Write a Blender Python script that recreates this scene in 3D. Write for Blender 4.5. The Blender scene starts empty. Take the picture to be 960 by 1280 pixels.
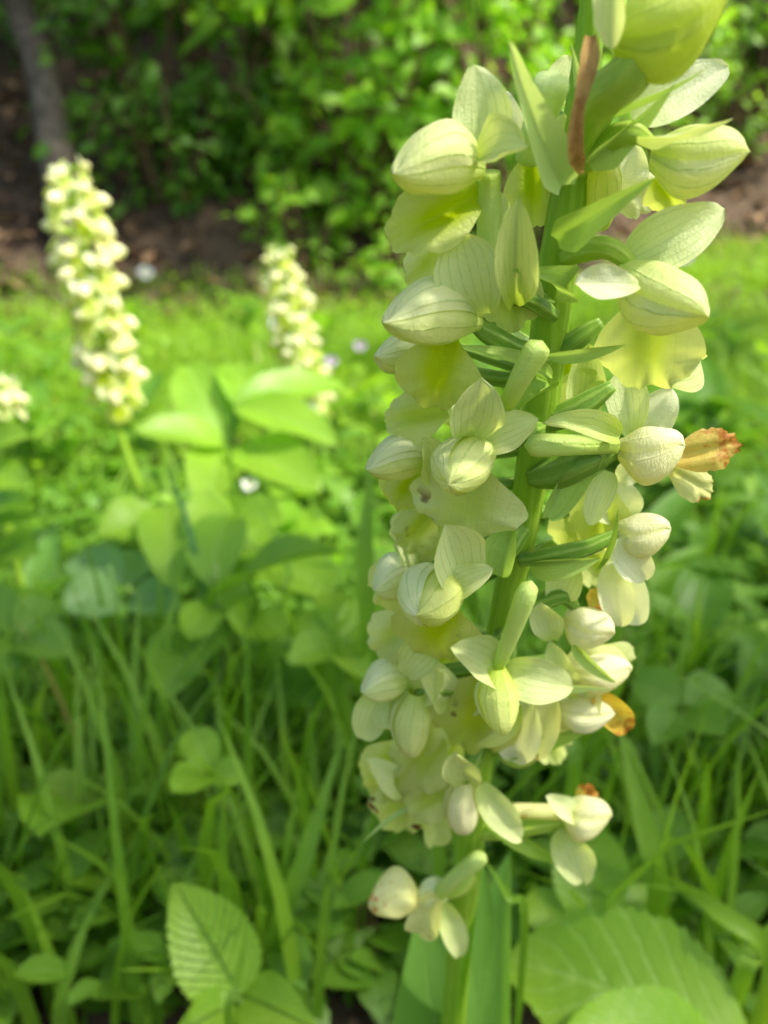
import bpy, math, random
import numpy as np
from mathutils import Vector, Matrix

random.seed(11)
rng = np.random.default_rng(11)
R = math.radians
scene = bpy.context.scene
COL = scene.collection

# ------------------------------------------------------------------ camera, sky, sun, exposure
PITCH, CAM_H, FPX = R(20.0), 0.26, 1035.0
cam_d = bpy.data.cameras.new("camera")
cam = bpy.data.objects.new("camera", cam_d); COL.objects.link(cam)
cam.location = (0, 0, CAM_H)
cam.rotation_euler = (R(90) - PITCH, 0, 0)
cam_d.sensor_fit = 'VERTICAL'; cam_d.sensor_height = 36.0; cam_d.sensor_width = 27.0
cam_d.lens = FPX / 1280 * 36.0
cam_d.clip_start = 0.005; cam_d.clip_end = 500
cam_d.dof.use_dof = True
cam_d.dof.focus_distance = 0.088
cam_d.dof.aperture_fstop = 22.0
scene.camera = cam

SUN_EL, SUN_AZ = R(55), R(110)     # azimuth clockwise from +Y (the view direction)
world = bpy.data.worlds.new("World"); scene.world = world; world.use_nodes = True
wn = world.node_tree.nodes; wl = world.node_tree.links
bg = wn['Background']
sky = wn.new('ShaderNodeTexSky'); sky.sky_type = 'NISHITA'; sky.sun_disc = False
sky.sun_elevation = SUN_EL; sky.sun_rotation = SUN_AZ
sky.air_density = 1.0; sky.dust_density = 3.0
wl.new(sky.outputs[0], bg.inputs['Color']); bg.inputs['Strength'].default_value = 0.125
sun_d = bpy.data.lights.new("sun", 'SUN'); sun_d.energy = 4.3; sun_d.angle = R(4.0)
sun_d.color = (1.0, 0.955, 0.86)
sun = bpy.data.objects.new("sun", sun_d); COL.objects.link(sun)
sdir = Vector((math.sin(SUN_AZ) * math.cos(SUN_EL), math.cos(SUN_AZ) * math.cos(SUN_EL), math.sin(SUN_EL)))
sun.rotation_euler = sdir.to_track_quat('Z', 'Y').to_euler()
sun.location = sdir * 8
scene.view_settings.view_transform = 'Standard'; scene.view_settings.look = 'None'
scene.view_settings.exposure = 1.2; scene.view_settings.gamma = 1.0
scene.view_settings.use_curve_mapping = False
scene.cycles.use_denoising = True
scene.cycles.max_bounces = 8; scene.cycles.transmission_bounces = 6
scene.cycles.diffuse_bounces = 5; scene.cycles.glossy_bounces = 3

FWD = Vector((0, math.cos(PITCH), -math.sin(PITCH)))
UPV = Vector((0, math.sin(PITCH), math.cos(PITCH)))
RGT = Vector((1, 0, 0))
CAMP = Vector((0, 0, CAM_H))

def at(px, py, d):
    """point at depth d (metres) on the line of sight through a place in the picture"""
    return CAMP + d * (FWD + RGT * ((px - 480) / FPX) + UPV * ((640 - py) / FPX))

# ------------------------------------------------------------------ helpers
def mesh_obj(name, verts, faces, mat=None, parent=None, uv=None, smooth=True, rnd=None):
    """one mesh object from numpy arrays; quads or triangles of one size; uv per vertex"""
    me = bpy.data.meshes.new(name)
    verts = np.asarray(verts, dtype=np.float32); faces = np.asarray(faces, dtype=np.int32)
    nv, nf, k = len(verts), len(faces), faces.shape[1]
    me.vertices.add(nv); me.vertices.foreach_set('co', verts.ravel())
    me.loops.add(nf * k); me.loops.foreach_set('vertex_index', faces.ravel())
    me.polygons.add(nf); me.polygons.foreach_set('loop_start', np.arange(0, nf * k, k, dtype=np.int32))
    me.polygons.foreach_set('use_smooth', np.full(nf, smooth))
    if uv is not None:
        lay = me.uv_layers.new(name='UVMap')
        lay.data.foreach_set('uv', np.asarray(uv, dtype=np.float32)[faces.ravel()].ravel())
    if rnd is not None:
        at_ = me.attributes.new('rnd', 'FLOAT', 'POINT'); at_.data.foreach_set('value', np.asarray(rnd, dtype=np.float32))
    me.update(calc_edges=True); me.validate()
    if mat: me.materials.append(mat)
    return link(name, me, parent)

def link(name, me, parent=None):
    o = bpy.data.objects.new(name, me); COL.objects.link(o)
    if parent is not None:
        o.parent = parent
        o.matrix_parent_inverse = parent.matrix_world.inverted() if parent.get('_off') is None else Matrix.Translation(-Vector(parent['_off']))
    return o

def thing(name, loc, label, cat, group=None):
    o = bpy.data.objects.new(name, None); COL.objects.link(o)
    o.empty_display_size = 0.01
    o.location = loc; o['_off'] = tuple(loc)
    o['label'] = label; o['category'] = cat
    if group: o['group'] = group
    return o

def tag(o, label, cat, group=None):
    o['label'] = label; o['category'] = cat
    if group: o['group'] = group
    return o

def grid_faces(nv, nu, wrap=False):
    i = np.arange(nv - 1)[:, None] * nu
    j = np.arange(nu if wrap else nu - 1)[None, :]
    j2 = (j + 1) % nu
    return np.stack([i + j, i + j2, i + nu + j2, i + nu + j], -1).reshape(-1, 4)

def frame(b, t, facing, roll):
    b = Vector(b); t = Vector(t); a = (t - b); L = a.length; a = a / L
    n = Vector(facing); n = n - a * n.dot(a)
    if n.length < 1e-6: n = a.orthogonal()
    n.normalize()
    n = Matrix.Rotation(R(roll), 3, a) @ n
    s = a.cross(n)
    return np.array(b), np.array(a), np.array(n), np.array(s), L

def profile(kind, v):
    v = np.clip(v, 0, 1)
    if kind == 'sepal':   w = (v + .05) ** .55 * (1 - v) ** .92 + .09 * np.clip((1 - v) / .08, 0, 1) ** .5 * v
    elif kind == 'blunt': w = (v + .04) ** .55 * (1.0 - v ** 3) ** .6
    elif kind == 'bract': w = np.minimum(1, .30 + v * 4.0) * (1 - v) ** 1.05 + .07 * np.clip((1 - v) / .06, 0, 1) ** .5
    elif kind == 'strap': w = np.minimum(1, .5 + v * 2) * np.clip((1 - v) * 3, 0, 1) ** .6
    elif kind == 'leaf':  w = (v + .004) ** .62 * (1 - v) ** .75
    elif kind == 'oval':  w = np.sqrt(np.clip(1 - (2 * v - 1) ** 2, 0, 1)) * (.92 + .16 * (1 - v)) + .004
    elif kind == 'lance': w = (v + .01) ** .45 * (1 - v) ** .9
    else: w = np.ones_like(v)
    return w / w.max()

def sheet(b, t, width, facing, roll=0, kind='sepal', cup=0.15, bend=0.06, fold=0, ruffle=0.02, tip=0.0,
          nv=18, nu=11, seed=0, teeth=0, ribs=0, rib=0.0, twist=0.0):
    """a curved thin blade (petal, sepal, bract, leaf) from base b to tip t"""
    B, a, n, s, L = frame(b, t, facing, roll)
    v = np.linspace(0, 1, nv)[:, None]; u = np.linspace(-1, 1, nu)[None, :]
    w = profile(kind, v)
    if teeth:
        w = w * (1 + .055 * (2 * ((v * teeth) % 1) - 1) * (v > .06) * (v < .96))
    r = np.random.default_rng(seed + 17)
    ph = r.uniform(0, 6.28, 4)
    x = u * w * width / 2
    z = cup * width * (u ** 2) * w + fold * width * np.abs(u) * w
    z = z + bend * L * 4 * v * (1 - v) + tip * L * v ** 3
    z = z + ruffle * width * (np.abs(u) ** 1.5) * (np.sin(7 * v + ph[0] + 1.3 * u) + .6 * np.sin(13 * v + ph[1] - 2 * u))
    if ribs: z = z + rib * width * np.abs(np.sin(math.pi * (v * ribs - np.abs(u) * ribs * .28))) * (1 - np.abs(u) * .4)
    x = x + .03 * width * np.sin(3.1 * v + ph[2]) * v
    ang = twist * v
    x, z = x * np.cos(ang) - (z * np.sin(ang)), x * np.sin(ang) + z * np.cos(ang)
    y = v * L + 0 * u
    P = B + x[..., None] * s + y[..., None] * a + z[..., None] * n
    UV = np.stack([(u + 1) / 2 + 0 * v, v + 0 * u], -1)
    return P.reshape(-1, 3), grid_faces(nv, nu), UV.reshape(-1, 2)

def lip_sheet(b, t, width, facing, roll=0, seed=0, drop=-.16, channel=.13, ragged=0.0, nv=26, nu=23):
    """broad rounded three-lobed lip with a central channel and wavy rim"""
    B, a, n, s, L = frame(b, t, facing, roll)
    r = np.random.default_rng(seed + 5); ph = r.uniform(0, 6.28, 6)
    v = (1 - np.cos(np.linspace(0, math.pi, nv))) [:, None] / 2; u = np.linspace(-1, 1, nu)[None, :]
    up_ = np.sqrt(np.clip(1 - ((v - .52) / .48) ** 2, 0, 1)); lowp = .30 + .70 * np.sin(math.pi / 2 * np.clip(v / .52, 0, 1)) ** 1.3
    w = np.where(v > .52, up_, lowp)
    X = u * w; Yv = (v - .52) / .48 + 0 * u
    rr = np.sqrt(X ** 2 + np.clip(Yv, 0, None) ** 2); phi = np.arctan2(X, np.clip(Yv, 1e-4, None))
    notch = np.exp(-((np.abs(phi) - .62) / .13) ** 2) * .13 + .03 * np.sin(6 * phi + ph[0]) + .022 * np.sin(13 * phi + ph[1]) + .012 * np.sin(29 * phi + ph[5])
    notch = notch + .06 * np.exp(-(phi / .10) ** 2) + ragged * (.10 * np.sin(11 * phi + ph[2]) + .10 * np.sin(23 * phi + ph[3]) + .07 * np.sin(41 * phi + ph[4]))
    k = 1 - notch * np.clip(rr, 0, 1) ** 2 * (Yv > 0)
    X = X * k; Yv = np.where(Yv > 0, Yv * k, Yv)
    x = X * width / 2; y = (.52 + .48 * Yv) * L
    z = drop * width * X ** 2 * (.4 + .6 * v)
    z = z - channel * width * np.exp(-(X / .26) ** 2) * np.sin(math.pi * np.clip(v * .8 + .1, 0, 1))
    z = z - .16 * L * np.clip(v - .45, 0, 1) ** 2 / .3
    z = z + .034 * width * rr ** 2 * (np.sin(6 * phi + ph[4]) + .8 * np.sin(11 * phi + ph[5]) + .35 * np.sin(21 * phi + ph[2]))
    P = B + x[..., None] * s + y[..., None] * a + z[..., None] * n
    UV = np.stack([(X + 1) / 2, v + 0 * u], -1)
    return P.reshape(-1, 3), grid_faces(nv, nu), UV.reshape(-1, 2)

def hood_shell(b, t, width, facing, roll, lower=False, seed=0, nv=18, nu=23):
    """half of the closed helmet: upper shell (sepal) or lower shell (petals)"""
    B, a, n, s, L = frame(b, t, facing, roll)
    r = np.random.default_rng(seed + 9); ph = r.uniform(0, 6.28, 4)
    v = np.linspace(0, 1, nv)[:, None]
    th = np.linspace(R(-98), R(98), nu)[None, :] if not lower else np.linspace(R(98 - 20), R(262 + 20), nu)[None, :]
    v = .5 * v + .5 * (1 - np.cos(math.pi * v)) / 2
    pr = np.where(v > .46, np.clip(1 - np.clip((v - .46) / .54, 0, 1) ** 2.2, 0, 1) ** .5, .42 + .58 * np.sin(math.pi / 2 * v / .46) ** 1.2)
    rad = width / 2 * pr * (.945 if lower else 1.0 + .02 * (np.abs(th) > R(84)))
    d90 = np.abs(np.abs(np.arctan2(np.sin(th), np.cos(th))) - math.pi / 2)
    rad = rad * (1 - (.17 if lower else .10) * np.exp(-(d90 / .19) ** 2))
    rad = rad * (1 + .022 * np.cos(th * 9) * np.sin(math.pi * v)) * (1 + .03 * np.sin(2 * th + ph[0]) + .02 * np.sin(3 * th + 4 * v + ph[1]))
    rad = rad * (1 + .045 * np.sin(3.1 * v + 1.7 * th + ph[3]) * np.sin(2.3 * th + 4.7 * v + ph[1]))
    x = rad * np.sin(th) * (.86 + .1 * math.sin(ph[0])); z = rad * np.cos(th) + width * (.16 * np.sin(math.pi * np.clip(v, 0, 1)) - .20 * v ** 2) * .6
    y = L * v - .03 * L * np.sin(2 * th + ph[2]) * v + .05 * L * np.clip((v - .86) / .14, 0, 1) ** 2
    # local 'up' of the helmet is s rotated: seam faces n
    P = B + x[..., None] * n + y[..., None] * a + z[..., None] * s
    UV = np.stack([np.linspace(0, 1, nu)[None, :] + 0 * v, v + 0 * th], -1)
    return P.reshape(-1, 3), grid_faces(nv, nu), UV.reshape(-1, 2)

def spline(pts, k=6):
    P = [np.array(p, float) for p in pts]
    if len(P) == 2: P = [P[0], (P[0] + P[1]) / 2, P[1]]
    ext = [2 * P[0] - P[1]] + P + [2 * P[-1] - P[-2]]
    out = []
    for i in range(1, len(ext) - 2):
        p0, p1, p2, p3 = ext[i - 1:i + 3]
        for j in range(k):
            q = j / k
            out.append(.5 * (2 * p1 + (p2 - p0) * q + (2 * p0 - 5 * p1 + 4 * p2 - p3) * q * q + (3 * p1 - p0 - 3 * p2 + p3) * q ** 3))
    out.append(P[-1])
    return np.array(out)

def tube_data(pts, radii, sides=10, k=6, ribs=0, rib=.08, twist=0.0, round_end=False):
    pts = [tuple(p) for p in pts]
    if len(pts) == 2:
        pts = [pts[0], tuple((np.array(pts[0]) + np.array(pts[1])) / 2), pts[1]]
        if len(radii) == 2: radii = [radii[0], (radii[0] + radii[1]) / 2, radii[1]]
    C = spline(pts, k); m = len(C)
    rr = np.interp(np.linspace(0, 1, m), np.linspace(0, 1, len(radii)), radii)
    if round_end:
        tt = np.linspace(0, 1, m); cut = .84
        extra = tt > cut
        rr[extra] *= np.sqrt(np.clip(1 - ((tt[extra] - cut) / (1 - cut)) ** 2, 0.002, 1))
    T = np.gradient(C, axis=0); T /= np.linalg.norm(T, axis=1)[:, None] + 1e-12
    n = np.array(Vector(T[0]).orthogonal().normalized())
    V = []; UV = []
    for i in range(m):
        n = n - T[i] * n.dot(T[i]); n /= np.linalg.norm(n); bn = np.cross(T[i], n)
        th = np.linspace(0, 2 * math.pi, sides, endpoint=False)
        q = rr[i] * (1 + (rib * np.cos(ribs * th + twist * i / m) if ribs else 0))
        V.append(C[i] + (q * np.cos(th))[:, None] * n + (q * np.sin(th))[:, None] * bn)
        UV.append(np.stack([th / (2 * math.pi), np.full(sides, i / (m - 1))], -1))
    V = np.concatenate(V); UV = np.concatenate(UV); F = grid_faces(m, sides, wrap=True)
    # close both ends
    V = np.concatenate([V, C[:1], C[-1:]]); UV = np.concatenate([UV, [[.5, 0], [.5, 1]]])
    j = np.arange(sides); j2 = (j + 1) % sides; e = len(V) - 1; base = (m - 1) * sides
    F = np.concatenate([F, np.stack([j2, j, np.full(sides, e - 1), np.full(sides, e - 1)], -1)[:, [0, 1, 2, 2]],
                        np.stack([base + j, base + j2, np.full(sides, e), np.full(sides, e)], -1)])
    return V, F, UV

def tube(name, pts, radii, mat, parent=None, **kw):
    V, F, UV = tube_data(pts, radii, **kw)
    # degenerate quads at the caps become triangles
    me = bpy.data.meshes.new(name)
    fl = [tuple(dict.fromkeys(f)) for f in F.tolist()]
    me.from_pydata(V.tolist(), [], fl)
    lay = me.uv_layers.new(name='UVMap')
    idx = np.zeros(len(me.loops), dtype=np.int32); me.loops.foreach_get('vertex_index', idx)
    lay.data.foreach_set('uv', UV[idx].astype(np.float32).ravel())
    me.polygons.foreach_set('use_smooth', np.full(len(me.polygons), True))
    me.update()
    if mat: me.materials.append(mat)
    return link(name, me, parent)

# ------------------------------------------------------------------ materials
class NT:
    def __init__(self, name):
        self.m = bpy.data.materials.new(name); self.m.use_nodes = True
        self.t = self.m.node_tree; self.t.nodes.clear()
        self.out = self.n('ShaderNodeOutputMaterial')
    def n(self, kind, **kw):
        x = self.t.nodes.new(kind)
        for k, v in kw.items(): setattr(x, k, v)
        return x
    def l(self, a, b): self.t.links.new(a, b)
    def math(self, op, a, b=None, clamp=False):
        x = self.n('ShaderNodeMath', operation=op, use_clamp=clamp)
        for i, q in enumerate((a, b)):
            if q is None: continue
            if isinstance(q, (int, float)): x.inputs[i].default_value = q
            else: self.l(q, x.inputs[i])
        return x.outputs[0]
    def smooth(self, val, lo, hi):
        x = self.n('ShaderNodeMapRange', interpolation_type='SMOOTHSTEP')
        self.l(val, x.inputs[0]); x.inputs[1].default_value = lo; x.inputs[2].default_value = hi
        return x.outputs[0]
    def mix(self, fac, a, b, blend='MIX'):
        x = self.n('ShaderNodeMix', data_type='RGBA', blend_type=blend)
        for q, i in ((fac, 0), (a, 6), (b, 7)):
            if isinstance(q, (int, float)): x.inputs[i].default_value = q
            elif isinstance(q, (tuple, list)): x.inputs[i].default_value = (*q[:3], 1)
            else: self.l(q, x.inputs[i])
        return x.outputs[2]
    def noise(self, scale, detail=3, coord=None, rough=.55):
        x = self.n('ShaderNodeTexNoise'); x.inputs['Scale'].default_value = scale
        x.inputs['Detail'].default_value = detail; x.inputs['Roughness'].default_value = rough
        if coord is not None: self.l(coord, x.inputs['Vector'])
        return x.outputs['Fac']
    def finish(self, col, tcol=None, trans=.4, rough=.5, spec=.3, bump=None, bstr=.2, bdist=.0005, sheen=0):
        p = self.n('ShaderNodeBsdfPrincipled')
        if isinstance(col, tuple): p.inputs['Base Color'].default_value = (*col, 1)
        else: self.l(col, p.inputs['Base Color'])
        p.inputs['Roughness'].default_value = rough; p.inputs['Specular IOR Level'].default_value = spec
        if bump is not None:
            b = self.n('ShaderNodeBump'); b.inputs['Strength'].default_value = bstr; b.inputs['Distance'].default_value = bdist
            self.l(bump, b.inputs['Height']); self.l(b.outputs[0], p.inputs['Normal'])
        if tcol is None:
            self.l(p.outputs[0], self.out.inputs[0]); return self.m
        t = self.n('ShaderNodeBsdfTranslucent')
        if isinstance(tcol, tuple): t.inputs[0].default_value = (*tcol, 1)
        else: self.l(tcol, t.inputs[0])
        mx = self.n('ShaderNodeMixShader')
        if isinstance(trans, (int, float)): mx.inputs[0].default_value = trans
        else: self.l(trans, mx.inputs[0])
        self.l(p.outputs[0], mx.inputs[1]); self.l(t.outputs[0], mx.inputs[2]); self.l(mx.outputs[0], self.out.inputs[0])
        return self.m

def petal_material(name, pale, rich, vein, k=7, base_amt=.55, channel=False, spots=0.0, brown=None, trans=.38, veinamt=.24):
    q = NT(name)
    uv = q.n('ShaderNodeUVMap'); sep = q.n('ShaderNodeSeparateXYZ'); q.l(uv.outputs[0], sep.inputs[0])
    u, v = sep.outputs[0], sep.outputs[1]
    geo = q.n('ShaderNodeTexCoord'); obj = geo.outputs['Object']
    wob = q.noise(260, 3, obj)
    n2 = q.noise(900, 3, obj)
    # veins run from base to tip
    uu = q.math('ADD', u, q.math('MULTIPLY', q.math('SUBTRACT', wob, .5), .07))
    line = q.math('ABSOLUTE', q.math('SUBTRACT', q.math('FRACT', q.math('MULTIPLY', uu, float(k))), .5))
    vm = q.math('SUBTRACT', 1.0, q.smooth(line, .01, .10))
    vm = q.math('MULTIPLY', vm, q.math('MULTIPLY', q.smooth(n2, .25, .6), veinamt))
    info = q.n('ShaderNodeObjectInfo')
    # pigment: richer toward the base (or along the channel of a lip)
    if channel:
        du = q.math('ABSOLUTE', q.math('SUBTRACT', u, .5))
        g = q.math('SUBTRACT', 1.0, q.smooth(q.math('ADD', du, q.math('MULTIPLY', q.math('SUBTRACT', wob, .5), .2)), .03, .36))
        g = q.math('MULTIPLY', g, q.math('SUBTRACT', 1.0, q.math('MULTIPLY', q.smooth(v, .45, 1.0), .75)))
        g = q.math('ADD', g, .12, True)
    else:
        g = q.math('MULTIPLY', q.math('SUBTRACT', 1.0, q.smooth(v, .0, .45)), base_amt)
        g = q.math('ADD', g, q.math('MULTIPLY', q.smooth(wob, .4, .75), .18), True)
    c = q.mix(g, pale, rich)
    c = q.mix(vm, c, vein)
    hv = q.n('ShaderNodeHueSaturation'); q.l(c, hv.inputs['Color'])
    q.l(q.math('ADD', q.math('MULTIPLY', info.outputs['Random'], .18), .90), hv.inputs['Value'])
    q.l(q.math('ADD', q.math('MULTIPLY', info.outputs['Random'], -.3), 1.12), hv.inputs['Saturation'])
    c = hv.outputs[0]
    if spots > 0:
        add = q.n('ShaderNodeVectorMath', operation='ADD'); q.l(obj, add.inputs[0])
        comb = q.n('ShaderNodeCombineXYZ'); q.l(info.outputs['Random'], comb.inputs[0]); q.l(info.outputs['Random'], comb.inputs[2])
        q.l(comb.outputs[0], add.inputs[1])
        sp = q.noise(210, 2, add.outputs[0], .45)
        edge = q.smooth(v, .35, .7)
        sm = q.math('MULTIPLY', q.smooth(sp, .755 - spots, .785 - spots), edge)
        c = q.mix(sm, c, (.16, .06, .02))
    if brown is not None:
        bn = q.noise(420, 4, obj, .65)
        bm = q.smooth(q.math('ADD', bn, q.math('MULTIPLY', v, .45)), brown, brown + .22)
        c = q.mix(bm, c, (.58, .22, .03)); bm2 = q.smooth(q.math('ADD', bn, q.math('MULTIPLY', v, .45)), brown + .2, brown + .36)
        c = q.mix(bm2, c, (.14, .045, .015))
    tc = q.mix(1.0, c, (1.0, 1.0, .50), 'MULTIPLY')
    trans = min(.6, trans + .08)
    cells = q.noise(3800, 2, obj)
    mp = q.n('ShaderNodeMapping'); q.l(uv.outputs[0], mp.inputs[0]); mp.inputs['Scale'].default_value = (16, 34, 1); q.l(info.outputs['Random'], mp.inputs['Location'])
    pucker = q.noise(1.0, 2, mp.outputs[0]); folds = q.noise(3.0, 2, uv.outputs[0])
    hb = q.math('ADD', q.math('MULTIPLY', cells, .35), q.math('ADD', q.math('MULTIPLY', vm, -2.6), q.math('ADD', q.math('MULTIPLY', pucker, 1.1), q.math('MULTIPLY', folds, 2.0))))
    return q.finish(c, tc, trans, rough=.42, spec=.32, bump=hb, bstr=.32, bdist=.0004)

PALE, RICH, VEIN = (.74, .85, .28), (.55, .73, .06), (.36, .55, .09)
M = {}
M['hood'] = petal_material('pale_hood', (.85, .88, .43), RICH, VEIN, k=6, base_amt=.5, trans=.34, veinamt=.46)
M['hood_low'] = petal_material('pale_hood_lower', (.79, .85, .30), RICH, VEIN, k=6, base_amt=.6, trans=.34, veinamt=.5)
M['sepal'] = petal_material('pale_sepal', (.79, .86, .39), RICH, VEIN, k=7, base_amt=.5, trans=.40, veinamt=.44)
M['white'] = petal_material('cream_sepal', (.88, .90, .60), (.72, .84, .22), (.68, .78, .42), k=5, base_amt=.4, trans=.34)
M['top'] = petal_material('lime_hood', (.72, .83, .15), (.60, .75, .03), VEIN, k=6, base_amt=.6, trans=.4)
M['cream'] = petal_material('cream_hood', (.89, .88, .52), (.76, .81, .18), (.74, .70, .33), k=6, base_amt=.4, trans=.32)
M['lip'] = petal_material('yellow_lip', (.79, .84, .30), (.58, .71, .03), (.62, .70, .16), k=9, channel=True, trans=.46, veinamt=.2)
M['lip_spot'] = petal_material('spotted_lip', (.75, .80, .30), (.58, .68, .06), (.58, .66, .2), k=9, channel=True, spots=.115, trans=.46, veinamt=.22)
M['wilt'] = petal_material('wilted_lip', (.86, .66, .13), (.84, .48, .04), (.62, .28, .04), k=8, brown=.70, trans=.4)
M['wilt_soft'] = petal_material('fading_petal', (.82, .83, .34), (.74, .72, .14), (.66, .55, .15), k=6, brown=.86, trans=.36)
M['spur'] = petal_material('pale_spur', (.68, .83, .28), (.56, .74, .11), (.62, .72, .28), k=3, base_amt=.7, trans=.3)
M['bract'] = petal_material('green_bract', (.46, .66, .14), (.33, .54, .06), (.30, .46, .10), k=3, base_amt=.5, trans=.42)
M['bract_pale'] = petal_material('pale_bract', (.58, .75, .24), (.44, .63, .10), (.5, .62, .25), k=3, base_amt=.5, trans=.40)

def brown_bract():
    q = NT('dry_brown_bract'); tc = q.n('ShaderNodeTexCoord'); n1 = q.noise(500, 4, tc.outputs['Object'])
    uv = q.n('ShaderNodeUVMap'); sep = q.n('ShaderNodeSeparateXYZ'); q.l(uv.outputs[0], sep.inputs[0])
    st = q.math('SINE', q.math('MULTIPLY', sep.outputs[0], 34.0))
    c = q.mix(q.smooth(n1, .35, .68), (.36, .16, .035), (.64, .39, .13))
    c = q.mix(q.math('MULTIPLY', q.smooth(st, .0, .9), .4), c, (.60, .40, .16))
    return q.finish(c, c, .25, rough=.6, spec=.3, bump=st, bstr=.35, bdist=.0003)
M['dry'] = brown_bract()

def green_tube(name, a, b, k=8, trans=.2):
    q = NT(name); uv = q.n('ShaderNodeUVMap'); sep = q.n('ShaderNodeSeparateXYZ'); q.l(uv.outputs[0], sep.inputs[0])
    tc = q.n('ShaderNodeTexCoord'); n1 = q.noise(240, 4, tc.outputs['Object']); n2 = q.noise(2500, 2, tc.outputs['Object'])
    st = q.smooth(q.math('SINE', q.math('ADD', q.math('MULTIPLY', sep.outputs[0], 6.2832 * k), q.math('MULTIPLY', n1, 5.0))), -.4, .9)
    c = q.mix(q.math('MULTIPLY', st, .7), a, b); c = q.mix(q.math('MULTIPLY', q.smooth(n1, .4, .7), .35), c, b)
    return q.finish(c, q.mix(1.0, c, (1, 1, .55), 'MULTIPLY'), trans, rough=.42, spec=.35, bump=q.math('ADD', st, q.math('MULTIPLY', n2, .7)), bstr=.25, bdist=.0003)
M['stem'] = green_tube('orchid_stem', (.30, .51, .03), (.42, .62, .07), 9, .38)
M['ovary'] = green_tube('green_ovary', (.19, .37, .035), (.38, .56, .10), 6, .28)
M['ovary_pale'] = green_tube('pale_ovary', (.40, .60, .06), (.58, .73, .13), 6, .34)

def leaf_material(name, dark, light, vein, trans=.42, nveins=8, tmul=(1.0, 1.0, .4), rough=.42, amt=.5, noise=40, relief=.3):
    q = NT(name); uv = q.n('ShaderNodeUVMap'); sep = q.n('ShaderNodeSeparateXYZ'); q.l(uv.outputs[0], sep.inputs[0])
    u, v = sep.outputs[0], sep.outputs[1]
    tc = q.n('ShaderNodeTexCoord'); info = q.n('ShaderNodeObjectInfo'); n1 = q.noise(noise, 4, tc.outputs['Object']); n2 = q.noise(noise * 9, 3, tc.outputs['Object'])
    du = q.math('ABSOLUTE', q.math('SUBTRACT', u, .5))
    mid = q.math('SUBTRACT', 1.0, q.smooth(du, .008, .04))
    ph = q.math('ADD', q.math('SUBTRACT', q.math('MULTIPLY', v, float(nveins)), q.math('MULTIPLY', du, nveins * .55)), q.math('MULTIPLY', n2, .12))
    side = q.math('SUBTRACT', 1.0, q.smooth(q.math('ABSOLUTE', q.math('SUBTRACT', q.math('FRACT', ph), .5)), .03, .13))
    vm = q.math('MAXIMUM', mid, q.math('MULTIPLY', side, .6))
    at_ = q.n('ShaderNodeAttribute'); at_.attribute_name = 'rnd'
    rr = q.math('FRACT', q.math('ADD', at_.outputs['Fac'], info.outputs['Random']))
    f = q.math('ADD', q.math('MULTIPLY', q.smooth(n1, .3, .7), .45), q.math('MULTIPLY', rr, .55))
    c = q.mix(f, dark, light); c = q.mix(q.math('MULTIPLY', vm, amt), c, vein)
    t = q.mix(1.0, c, tuple(x for x in tmul), 'MULTIPLY')
    hs = q.n('ShaderNodeHueSaturation'); hs.inputs['Value'].default_value = 2.1; q.l(t, hs.inputs['Color'])
    return q.finish(c, hs.outputs[0], trans, rough=rough, spec=.35, bump=q.math('ADD', q.math('MULTIPLY', vm, -1.0), q.math('MULTIPLY', n2, .5)), bstr=relief, bdist=.001)
M['leaf'] = leaf_material('bright_leaf', (.16, .32, .02), (.26, .43, .03), (.30, .46, .10))
M['ribbed_leaf'] = leaf_material('ribbed_leaf', (.15, .31, .02), (.24, .41, .03), (.08, .20, .02), nveins=12, amt=.65, relief=.9)
M['leaf_mid'] = leaf_material('herb_leaf', (.08, .20, .015), (.16, .31, .025), (.20, .34, .08))
M['leaf_dark'] = leaf_material('dark_leaf', (.03, .10, .015), (.07, .18, .03), (.14, .25, .07))
M['leaf_blue'] = leaf_material('bluish_leaf', (.14, .28, .09), (.22, .37, .13), (.26, .38, .18))
M['orchid_leaf'] = leaf_material('orchid_leaf', (.10, .23, .03), (.16, .31, .06), (.18, .33, .07), nveins=1, amt=.3)
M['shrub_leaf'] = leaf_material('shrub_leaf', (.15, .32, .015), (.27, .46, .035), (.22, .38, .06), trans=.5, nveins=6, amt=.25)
M['shade_leaf'] = leaf_material('shade_tint_leaf', (.06, .16, .012), (.13, .27, .022), (.1, .2, .04), trans=.4, nveins=6, amt=.2)  # darker copy of the shrub leaf, shade put into its colour

def grass_material(name, dark, light, dry):
    q = NT(name); at_ = q.n('ShaderNodeAttribute'); at_.attribute_name = 'rnd'; info = q.n('ShaderNodeObjectInfo')
    r = q.math('FRACT', q.math('ADD', at_.outputs['Fac'], info.outputs['Random']))
    uv = q.n('ShaderNodeUVMap'); sep = q.n('ShaderNodeSeparateXYZ'); q.l(uv.outputs[0], sep.inputs[0])
    st = q.math('SINE', q.math('MULTIPLY', sep.outputs[0], 42.0))
    tc = q.n('ShaderNodeTexCoord'); n1 = q.noise(60, 3, tc.outputs['Object'])
    c = q.mix(q.math('ADD', q.math('MULTIPLY', r, .7), q.math('MULTIPLY', q.smooth(n1, .35, .65), .3)), dark, light)
    c = q.mix(q.smooth(r, .985, .99), c, dry)
    t = q.mix(1.0, c, (1, 1, .4), 'MULTIPLY')
    hs = q.n('ShaderNodeHueSaturation'); hs.inputs['Value'].default_value = 2.0; q.l(t, hs.inputs['Color'])
    return q.finish(c, hs.outputs[0], .4, rough=.42, spec=.35, bump=st, bstr=.25, bdist=.0003)
M['grass'] = grass_material('meadow_grass', (.10, .225, .012), (.19, .345, .025), (.34, .28, .12))
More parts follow.
